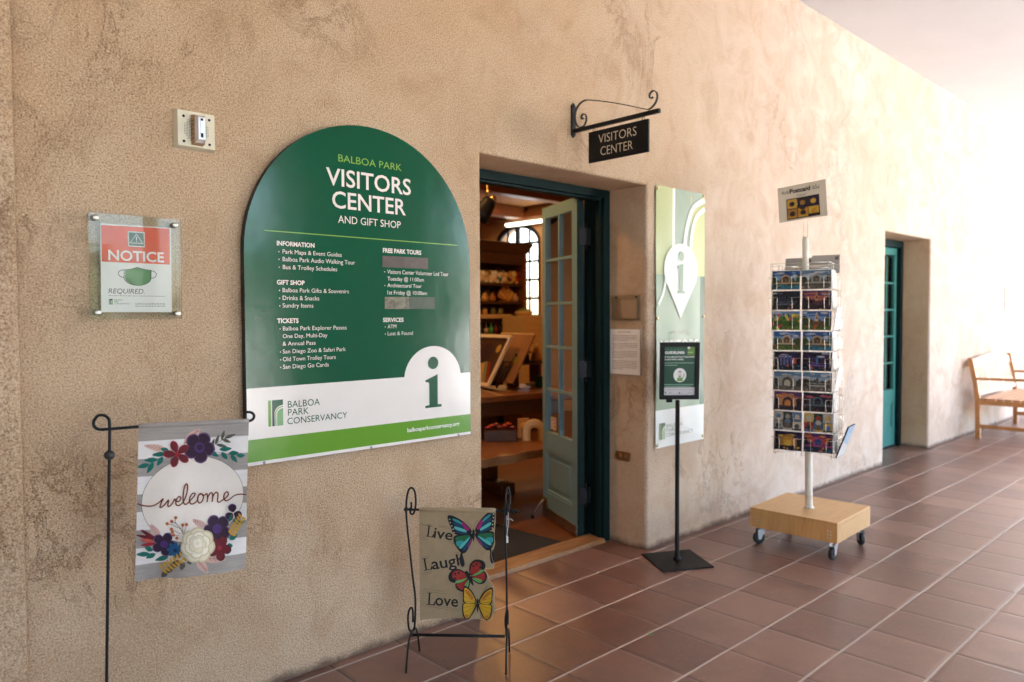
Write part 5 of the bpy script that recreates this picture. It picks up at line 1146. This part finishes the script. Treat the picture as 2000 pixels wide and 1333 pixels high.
# ================================================================ INSIDE THE SHOP
WARM = (1.0, .50, .15)
LAMP = m_emit('lamp_glow', (1.0, .80, .52), .6)
for k, (x, y, e) in enumerate(((.84, 1.47, .45), (3.87, 4.19, 2.2), (1.9, 3.05, 1.3), (4.1, 1.9, .6), (.02, 1.45, 1.7))):
    lb = ('round recessed ceiling light glowing above the cabinet', 'recessed ceiling light just inside the shop door', 'recessed ceiling light over the display table', 'recessed ceiling light deep in the shop corner', 'recessed ceiling light by the hinge side of the entrance')[(1, 0, 2, 3, 4)[k]]
    z_ = SZ
    t = thing('ceiling_light', lb, 'ceiling light', (x, y, z_), 'recessed lights in the shop ceiling')
    m = MB(); m.lathe([(.115, -.001), (.115, -.008), (.092, -.010), (.092, -.002)], lambda a, b, c, x=x, y=y: V((x+a, y+b, z_+c)), CREAM, 28); m.build('trim_ring', t)
    m = MB(); m.poly(lambda a, b, c=0, x=x, y=y: V((x+a, y+b, z_+c)), circ(0, 0, .091, n=28), -.004, LAMP); m.build('diffuser', t)
    ld = bpy.data.lights.new('downlight', 'AREA'); ld.shape = 'DISK'; ld.size = .17; ld.energy = e; ld.color = WARM
    lo = bpy.data.objects.new('downlight', ld); COL.objects.link(lo); lo.parent = t; lo.location = (0, 0, -.012)
t = thing('strip_light', 'white strip light along the shop wall above the arched window', 'strip light', (4.9, 4.6, 2.66))
m = MB(); m.tube([(4.9, 3.6, 2.66), (4.9, 5.24, 2.665)], .022, m_emit('tube_glow', (1, .86, .70), .5), 10); m.build('tube', t)
m = MB(); m.box(4.925, 4.998, 3.6, 5.24, 2.64, 2.68, CREAM); m.build('channel', t)
# track spotlight hanging by the doorway side
t = thing('spotlight', 'black spotlight with brass yoke hanging below the shop ceiling', 'spotlight', (1.24, 1.52, 2.16))
m = MB(); m.tube([(1.26, 1.53, 2.9), (1.26, 1.53, 2.29), (1.245, 1.51, 2.25)], .008, BRASS, 8); m.ball((1.285, 1.50, 2.235), .032, BRASS, n=8); m.ball((1.255, 1.515, 2.285), .022, BRASS, n=8); m.build('yoke', t)
d = V((-.45, .35, -.80)).normalized(); a = d.cross(V((0, 0, 1))).normalized(); b = d.cross(a); o = V((1.270, 1.50, 2.235))
m = MB(); m.lathe([(0, -.0), (.045, .0), (.055, .03), (.075, .12), (.082, .17), (.076, .17), (.06, .09)], lambda u, v, w: o+a*u+b*v+d*w, SATIN, 20); m.build('shade', t)

# cabinet
cb = thing('display_cabinet', 'tall dark wood cabinet with gift shelves inside the shop', 'cabinet', (3.5, 4.2, 0))
CX0, CX1, CY0, CY1 = 2.7, 4.09, 4.0, 4.42
for xa in (CX0, CX1-.05): m = MB(); m.box(xa, xa+.05, CY0, CY1, 0, 2.14, MIDW, .004); m.build('side_panel', cb)
m = MB(); m.box(CX0+.05, CX1-.05, CY1-.02, CY1-.001, 0, 2.14, DARKW); m.build('back_panel', cb)
m = MB(); m.hexa([(CX0-.01, CY0-.01, 2.14), (CX1+.01, CY0-.01, 2.14), (CX1+.01, CY1, 2.14), (CX0-.01, CY1, 2.14), (CX0-.05, CY0-.06, 2.26), (CX1+.07, CY0-.06, 2.26), (CX1+.07, CY1, 2.26), (CX0-.05, CY1, 2.26)], DARKW, .006); m.build('cornice', cb)
m = MB(); m.box(CX0+.05, CX1-.05, CY0+.005, CY0+.03, 2.0, 2.139, DARKW, .003); m.build('frieze', cb)
for z in (1.765, 1.545, 1.32, 1.145, .8, .4):
    m = MB(); m.box(CX0+.05, CX1-.05, CY0+.02, CY1-.021, z-.025, z, DARKW, .003); m.build('shelf', cb)
def item(name, label, cat, fn, group='gifts on the cabinet shelves'):
    m = MB(); o = fn(m); return tag(m.build(name, None, o), label, cat, group)
def plush(m, x, y, z, r, c1, c2):
    M1, M2 = mat('plush_'+c1, hexc(c1), .9, var=.2, scale=60, bump=.6, bscale=300), mat('plush_'+c2, hexc(c2), .9, var=.2, scale=60, bump=.6, bscale=300)
    m.ball((x, y, z+r*.85), r, M1, (1, .8, .85), 8); m.ball((x+r*.1, y-r*.35, z+r*1.75), r*.66, M2, n=8)
    for sg in (-1, 1): m.ball((x+sg*r*.55, y-r*.2, z+r*2.25), r*.26, M1, n=6); m.ball((x+sg*r*.8, y-r*.45, z+r*.35), r*.34, M2, n=6)
    return (x, y, z)
PL = [(3.44, 'e8cfa0', 'f1e2c4', 'cream'), (3.53, 'f0dcb8', 'd8b888', 'pale yellow'), (3.62, 'e6c89c', 'f6ead2', 'ivory'), (3.71, '3f7468', 'e8d8b4', 'sea green'), (3.79, 'ecd6b4', 'e0c090', 'sand coloured'), (3.87, '6a3a20', 'c89858', 'brown'), (3.94, 'd8b450', 'ecd890', 'golden'), (4.00, 'c03020', '8a2018', 'red')]
for x, c1, c2, nm in PL: item('plush_toy', '%s plush toy sitting on the upper cabinet shelf' % nm, 'plush toy', lambda m, x=x, c1=c1, c2=c2: plush(m, x, 4.13+random.uniform(-.03, .03), 1.765, random.uniform(.058, .07), c1, c2))
for x, c, nm in ((3.48, 'c89040', 'small amber'), (3.60, 'a86a34', 'brown clay'), (3.98, 'c8a080', 'pinkish clay')):
    item('vase', '%s vase on the middle cabinet shelf' % nm, 'vase', lambda m, x=x, c=c: (m.lathe([(.0, 0), (.032, 0), (.048, .03), (.044, .06), (.020, .085), (.026, .105), (.020, .105), (.0, .08)], lambda a, b, w, x=x: V((x+a, 4.1+b, 1.545+w)), mat('glaze_'+c, hexc(c), .25, var=.2), 16), (x, 4.1, 1.545))[1])
def shell(m):
    fr = F((3.83, 4.09, 1.546), (1, 0, 0), (0, .25, .97))
    for k in range(9):
        a0, a1 = rad(15+150*k/9), rad(15+150*(k+1)/9); mm = mat('shell_%d' % (k % 2), hexc('d8a85a' if k % 2 else 'b8742c'), .45)
        m.prism(fr, [(0, 0), (.14*math.cos(a0), .185*math.sin(a0)), (.148*math.cos((a0+a1)/2), .195*math.sin((a0+a1)/2)), (.14*math.cos(a1), .185*math.sin(a1))], 0, .02+.01*(k % 2), mm)
    m.box(3.70, 3.96, 4.07, 4.15, 1.545, 1.560, MIDW); return (3.83, 4.1, 1.545)
item('fan_ornament', 'golden fan shaped ornament on the middle cabinet shelf', 'ornament', shell)
for k in range(9):
    c, nm = (('c8a070', 'kraft'), ('7a2c24', 'maroon'), ('d8c8a8', 'cream'), ('3a5a6a', 'slate blue'), ('b88430', 'mustard'), ('5a6a34', 'olive'), ('a84830', 'brick red'), ('e0c890', 'straw coloured'), ('4a3a5a', 'plum'))[k]
    x = 3.36+.078*k; h_ = .12+.07*((k*37) % 10)/10
    def gb(m, x=x, h_=h_, c=c):
        mt = mat('carton_'+c, hexc(c), .6, var=.2); m.box(x-.034, x+.034, 4.24, 4.33, 1.7655, 1.7655+h_, mt, .003); m.rect(WALL(0, 0, 4.2395), x-.024, x+.024, 1.7655+h_*.3, 1.7655+h_*.7, 0, LIGHTW); return (x, 4.28, 1.7655)
    item('gift_carton', '%s gift carton standing behind the plush toys' % nm, 'carton', gb)
for k in range(5):
    c, nm = (('c86a30', 'orange'), ('6a7a5a', 'sage'), ('d8b878', 'pale gold'), ('8a3a2c', 'russet'), ('2f5a5a', 'deep teal'))[k]; x = 3.40+.13*k
    item('tin', '%s round tin at the back of the middle cabinet shelf' % nm, 'tin', lambda m, x=x, c=c: (m.lathe([(0, 0), (.042, 0), (.042, .12), (.044, .122), (.044, .145), (0, .146)], lambda a, b, w: V((x+a, 4.28+b, 1.5455+w)), mat('tin_'+c, hexc(c), .3, .3, var=.2), 16), (x, 4.28, 1.5455))[1])
# low pine riser with jars above and bottles below
rz = thing('pine_riser', 'light pine riser shelf standing on the cabinet shelf', 'riser', (3.5, 4.1, 1.145))
m = MB(); m.box(3.10, 3.80, 3.97, 4.16, 1.345, 1.395, LIGHTW, .003); m.build('top_board', rz)
for x in (3.11, 3.73): m = MB(); m.box(x, x+.06, 3.98, 4.15, 1.1455, 1.3445, LIGHTW, .003); m.build('end_board', rz)
def jar(m, x, c):
    m.lathe([(0, 0), (.030, 0), (.032, .01), (.032, .048), (.026, .055), (.026, .058)], lambda a, b, w: V((x+a, 4.06+b, 1.396+w)), mat('jar_'+c, hexc(c), .2, var=.15), 14); m.lathe([(.028, .058), (.028, .072), (0, .073)], lambda a, b, w: V((x+a, 4.06+b, 1.396+w)), mat('jar_lid', (.12, .10, .06), .4), 14); return (x, 4.06, 1.396)
for x, c, nm in ((3.34, 'b88a3c', 'honey coloured'), (3.45, 'c89848', 'amber'), (3.58, '6a6a34', 'olive green'), (3.70, '7a7440', 'mossy')): item('jar', '%s jar with dark lid on the pine riser' % nm, 'jar', lambda m, x=x, c=c: jar(m, x, c), 'jars on the pine riser')
def bottle(m, x, c, lc):
    m.lathe([(0, 0), (.024, 0), (.026, .01), (.026, .10), (.010, .135), (.010, .165), (.012, .167), (.012, .18), (0, .181)], lambda a, b, w: V((x+a, 4.03+b, 1.1455+w)), mat('bottle_'+c, hexc(c), .12, var=.1), 14); m.lathe([(.0265, .03), (.0265, .085)], lambda a, b, w: V((x+a, 4.03+b, 1.1455+w)), mat('blabel_'+lc, hexc(lc), .6), 14); return (x, 4.03, 1.1455)
for x, c, lc, nm in ((3.36, '120c0a', '241812', 'black'), (3.44, '18100c', 'c8b090', 'black bottle with cream label'), (3.52, '1f6a30', '4fb060', 'bright green'), (3.60, '5a1420', '7a1c2a', 'dark red'), (3.67, '0e0a0a', '1c1614', 'glossy black')):
    item('bottle', ('%s bottle under the pine riser' % nm) if 'label' not in nm else nm+' under the pine riser', 'bottle', lambda m, x=x, c=c, lc=lc: bottle(m, x, c, lc), 'bottles under the pine riser')
for x, w_k, c, nm in ((3.86, .022, 'c8b48c', 'cream'), (3.89, .02, '2f4a40', 'dark green'), (3.92, .03, '4a2a1c', 'brown'), (3.96, .028, '6a2c18', 'rust red')):
    def bk(m, x=x, w_k=w_k, c=c):
        m.box(x, x+w_k-.003, 4.0, 4.15, 1.1455, 1.33, mat('book_'+c, hexc(c), .6), .002); m.box(x+.003, x+w_k-.006, 3.9985, 4.0, 1.27, 1.28, LIGHTW); return (x, 4.07, 1.1455)
    item('book', '%s book standing upright on the cabinet shelf' % nm, 'book', bk, 'books on the cabinet shelf')
# ochre crate in front of the window
t = thing('display_box', 'ochre wooden display box below the arched shop window', 'box', (3.85, 3.7, 0))
m = MB(); m.box(3.63, 4.3, 3.6, 3.95, .55, 1.375, LIGHTW, .006); m.build('body', t); m = MB(); m.box(3.60, 4.33, 3.58, 3.97, .50, .549, MIDW, .004); m.box(3.64, 4.29, 3.61, 3.94, 0, .4995, DARKW); m.build('plinth', t)
item('basket', 'small green topped basket on the ochre display box', 'basket', lambda m: (m.lathe([(0, 0), (.09, 0), (.11, .05), (.10, .055), (0, .052)], lambda a, b, w: V((3.78+a, 3.74+b, 1.376+w)), LIGHTW, 16), m.ball((3.78, 3.74, 1.43), .08, mat('moss', (.16, .20, .04), .9, bump=.8), (1, 1, .4)), (3.78, 3.74, 1.376))[2], None)

# table with prints
tu = V((.985, -.17, 0)).normalized(); tv = V((.17, .985, 0)).normalized(); to = V((1.0, 1.56, 0))
TF = lambda a, b, c=0: to+tu*a+tv*b+V((0, 0, c))
def tb(m, a0, a1, b0, b1, c0, c1, mt, bev=0): return m.hexa([TF(a0, b0, c0), TF(a1, b0, c0), TF(a1, b1, c0), TF(a0, b1, c0), TF(a0, b0, c1), TF(a1, b0, c1), TF(a1, b1, c1), TF(a0, b1, c1)], mt, bev)
t = thing('trestle_table', 'dark wooden trestle table showing framed prints inside the shop', 'table', (1.6, 1.9, 0))
m = MB(); tb(m, 0, 2.0, 0, .72, .735, .780, MIDW, .006); m.build('table_top', t)
m = MB(); tb(m, .1, 1.9, .05, .08, .62, .734, DARKW, .003); tb(m, .1, 1.9, .62, .65, .62, .734, DARKW, .003); m.build('apron', t)
for a in (.42, 1.65):
    m = MB(); tb(m, a, a+.09, .28, .42, .09, .734, DARKW, .006); tb(m, a-.02, a+.11, .06, .66, .0, .09, DARKW, .012); m.build('trestle', t)
m = MB(); tb(m, .51, 1.65, .33, .37, .28, .36, DARKW, .004); m.build('stretcher', t)
def lean(o, dv, ln, tilt_a, hgt): 
    """board resting on the table: o its front lower corner, dv direction along its foot, leaning tilt_a metres at the top"""
    d = V(dv).normalized(); out = V((d.y, -d.x, 0)); upv = (V((0, 0, hgt))+out*tilt_a).normalized()
    return F(o, -d, upv) if False else (lambda a, b, c=0: V(o)+d*a+upv*b-out.cross(V((0,0,0)))*0+(d.cross(upv)).normalized()*-c)
t = thing('framed_print', 'white framed abstract print with dark disc leaning on the table easel', 'framed print', (1.5, 1.83, .80))
o = V((1.500, 1.80, .815)); d = V((.17, .985, 0)).normalized(); hgt = V((.200, -.07, .405)); L_ = hgt.length; hu = hgt.normalized(); nn = (d.cross(hu)).normalized(); nn = nn if nn.x < 0 else -nn
PF = lambda a, b, c=0: o+d*a+hu*b+nn*c
m = MB(); Wp, Hp = .62, L_
for r_ in ((0, Wp, 0, .03), (0, Wp, Hp-.03, Hp), (0, .03, .03, Hp-.03), (Wp-.03, Wp, .03, Hp-.03)): m.fbox(PF, *r_, -.01, .012, mat('cream_frame', (.74, .66, .54), .5), .002)
m.build('frame', t)
m = MB(); m.rect(PF, .03, Wp-.03, .03, Hp-.03, .0, ink('4a3228')); m.poly(PF, circ(.27, .29, .085, .095, 20), .0006, ink('3a2630')); m.poly(PF, circ(.115, .335, .033, .036, 16), .0006, ink('c8a050'))
for a0, a1, c in ((.035, .085, '8a3422'), (.085, .13, '7f8f7c'), (.13, .20, 'c8a050'), (.20, .26, 'b86a34'), (.26, .4, '6a4a38')): m.poly(PF, [(a0, .03), (a1, .03), (a1+.10, .215), (a0+.10, .215)], .0004, ink(c))
m.build('picture', t)
t = thing('print_board', 'brown backing board leaning behind the framed print on the table', 'board', (1.68, 1.72, .85))
o2 = V((1.655, 1.685, .840)); PF2 = lambda a, b, c=0: o2+d*a+hu*b*1.0+nn*c
m = MB(); m.fbox(PF2, 0, .50, 0, .43, -.006, .006, mat('kraft_board', (.30, .14, .06), .7, 0, .12), .002); m.fbox(PF2, -.004, .504, .43, .442, -.008, .008, LIGHTW, .002); m.build('panel', t)
m = MB(); m.poly(PF2, circ(.10, .20, .035, .04, 12), .0075, ink('a8902c')); m.build('sticker', t)
t = thing('easel', 'small black table easel in front of the brown board', 'easel', (1.6, 1.75, .78))
m = MB()
for a, b0_, b1_ in ((.33, -.12, .24), (.10, -.10, .24)): m.tube([PF2(a+.02, -.07, .05), PF2(a, b1_, .025)], .009, DARKW, 8); m.ball(PF2(a, b1_, .025), .014, DARKW, n=6)
m.tube([PF2(.34, .17, .027), PF2(.09, .17, .027)], .007, DARKW, 8); m.tube([PF2(.22, .17, .025), PF2(.16, -.05, .04)], .007, DARKW, 8); m.build('frame', t)
item('paper_stack', 'stack of white papers lying on the shop table', 'papers', lambda m: (tb(m, 1.0, 1.4, .42, .60, .7805, .800, PAPER, .002), tb(m, 1.02, 1.36, .40, .59, .8005, .806, ink('e8d8c0')), tuple(TF(1.2, .5, .78)))[2], None)
item('gift_box', 'small teal box on the far side of the shop table', 'box', lambda m: (m.box(2.02, 2.08, 1.72, 1.80, .781, .86, ink('2f7f70'), .003), m.box(2.015, 2.085, 1.715, 1.805, .8605, .875, ink('1f5a50'), .003), (2.05, 1.76, .781))[2], None)
ds = thing('display_stand', 'dark stand of hats and ornaments on the far side of the shop table', 'display stand', (2.05, 1.95, .781))
m = MB(); m.box(1.86, 2.24, 1.86, 2.06, .965, .985, DARKW, .003); m.box(1.90, 1.93, 1.90, 2.02, .781, .9645, DARKW); m.box(2.17, 2.20, 1.90, 2.02, .781, .9645, DARKW); m.build('shelf', ds)
for k, (c, nm) in enumerate((('14100e', 'black'), ('8a4a1c', 'tan'), ('b8702c', 'ochre'))):
    item('hat', '%s brimmed hat %s of the stack on the dark stand' % (nm, ('at the bottom', 'in the middle', 'on top')[k]), 'hat', lambda m, k=k, c=c: (m.lathe([(0, .0), (.115, .0), (.118, .004), (.062, .012), (.058, .06), (.045, .075), (0, .077)], lambda a, b, w: V((2.02+a, 1.95+b, .986+.078*k+w)), mat('felt_'+c, hexc(c), .85, var=.25, bump=.4), 20), (2.02, 1.95, .986+.078*k))[1], 'hats stacked on the shop stand')
item('cone_ornament', 'pale orange cone ornament beside the stacked hats', 'ornament', lambda m: (m.lathe([(0, 0), (.055, 0), (.05, .03), (.02, .13), (.0, .16)], lambda a, b, w: V((2.17+a, 1.93+b, .986+w)), mat('pale_orange', (.60, .36, .12), .5), 14), (2.17, 1.93, .986))[1], None)
# bench with crafts
t = thing('low_bench', 'low live edge wooden bench inside the shop door', 'bench', (1.2, 1.25, 0))
m = MB(); fe = [(.50+.13*k, 1.035-.045*k*.13/.1*.12+random.uniform(-.022, .022)) for k in range(14)]; be_ = [(2.2, 1.36), (1.7, 1.40), (1.2, 1.62), (.5, 1.66)]
m.prism(lambda a, b, c=0: V((a, b, c)), fe+be_, .395, .45, MIDW); m.build('seat', t)
for x in (.58, 2.05): m = MB(); m.box(x, x+.08, 1.10, 1.30, 0, .394, DARKW, .006); m.build('leg', t)
tr = thing('flower_tray', 'dark tray of magenta flowers on the low shop bench', 'tray', (1.28, 1.46, .451))
m = MB(); a_, b_ = V((1.19, 1.50, .451)), V((1.36, 1.345, .451)); td = (b_-a_).normalized(); tn = V((-td.y, td.x, 0)); QF = lambda a, b, c=0: a_+td*a+tn*-b+V((0, 0, c))
QF = lambda a, b, c=0: a_+td*a+V((.65, .76, 0))*b+V((0, 0, c))
m.hexa([QF(0, 0), QF(.24, 0), QF(.24, .14), QF(0, .14), QF(0, 0, .085), QF(.24, 0, .085), QF(.24, .14, .085), QF(0, .14, .085)], DARKW, .004); m.build('tray', tr)
for k in range(7):
    m = MB(); c = QF(.03+.03*k, .05+.03*(k % 2), .10+.012*(k % 3))
    for j in range(6): aa = j*math.pi/3; m.ball(c+V((math.cos(aa)*.016, math.sin(aa)*.016, .0)), .012, ink(('a81e50', 'd0402c', '7a1440', 'e08a60')[k % 4]), (1, 1, .6), 5)
    m.ball(c+V((0, 0, .004)), .008, ink('e8b040'), n=5); m.build('flower', tr)
item('wood_block', 'orange wooden block carved with a sun on the low bench', 'ornament', lambda m: (m.prism(F((1.50, 1.47, .4505), td, (0, 0, 1)), [(0, 0), (.085, 0), (.10, .06), (.085, .15), (.0, .145)], -.02, .02, mat('orange_wood', (.55, .26, .06), .45)), m.lathe([(.036, .0), (.030, .006), (.0, .006)], lambda a, b, c: F((1.535, 1.432, .535), td, (0, 0, 1))(a, b, .0205+c), mat('ochre_wood', (.62, .36, .08), .45), 18), (1.5, 1.47, .4505))[2], None)
def arch_(m):
    fr = F((1.515, 1.305, .4505), td, (0, 0, 1)); mm = mat('pale_maple', (.72, .56, .34), .45, 0, .1)
    for r0, r1, w0, w1, mt in ((.048, .085, -.025, .025, mm), (.030, .048, -.024, .024, mat('tan_maple', (.55, .38, .18), .5))):
        ou = [(r1*math.cos(rad(a)), .07+r1*math.sin(rad(a))) for a in range(0, 181, 10)]; inn = [(r0*math.cos(rad(a)), .07+r0*math.sin(rad(a))) for a in range(180, -1, -10)]
        O = [(r1, 0)]+ou+[(-r1, 0)]; I = [(r0, 0)]+inn[::-1]+[(-r0, 0)]
        for k in range(len(O)-1): m.hexa([fr(*O[k], w1), fr(*O[k+1], w1), fr(*O[k+1], w0), fr(*O[k], w0), fr(*I[k], w1), fr(*I[k+1], w1), fr(*I[k+1], w0), fr(*I[k], w0)], mt)
    return (1.515, 1.305, .4505)
item('arch_ornament', 'pale wooden rainbow arch ornament on the low bench', 'ornament', arch_, None)
# papers on the open leaf
for a0, a1, z0, z1, c, lab, nm in ((.30, .42, 1.50, 1.745, 'd8b494', 'pinkish typed sheet taped behind an upper pane of the open door', 'door_paper'), (.37, .46, .62, .705, 'e8d8d4', 'small white sticker with red print low on the open door glass', 'door_sticker')):
    m = MB(); fr = LFR; o = LFR(a0, z0, -.0275 if nm == 'door_paper' else -.019)
    wq = -.0275 if nm == 'door_paper' else -.0195
    m.prism(fr, [(a0, z0), (a1, z0), (a1, z1), (a0, z1)], wq-.0006, wq, ink(c))
    y = z1-.02
    while y > z0+.012:
        m.rect(fr, a0+.012, a1-.012-random.uniform(0, .04), y, y+.004, wq+.0004, ink('8a5a4a' if nm == 'door_paper' else 'b83a34')); y -= .013 if nm == 'door_paper' else .022
    tag(m.build(nm, None, o), lab, 'paper')
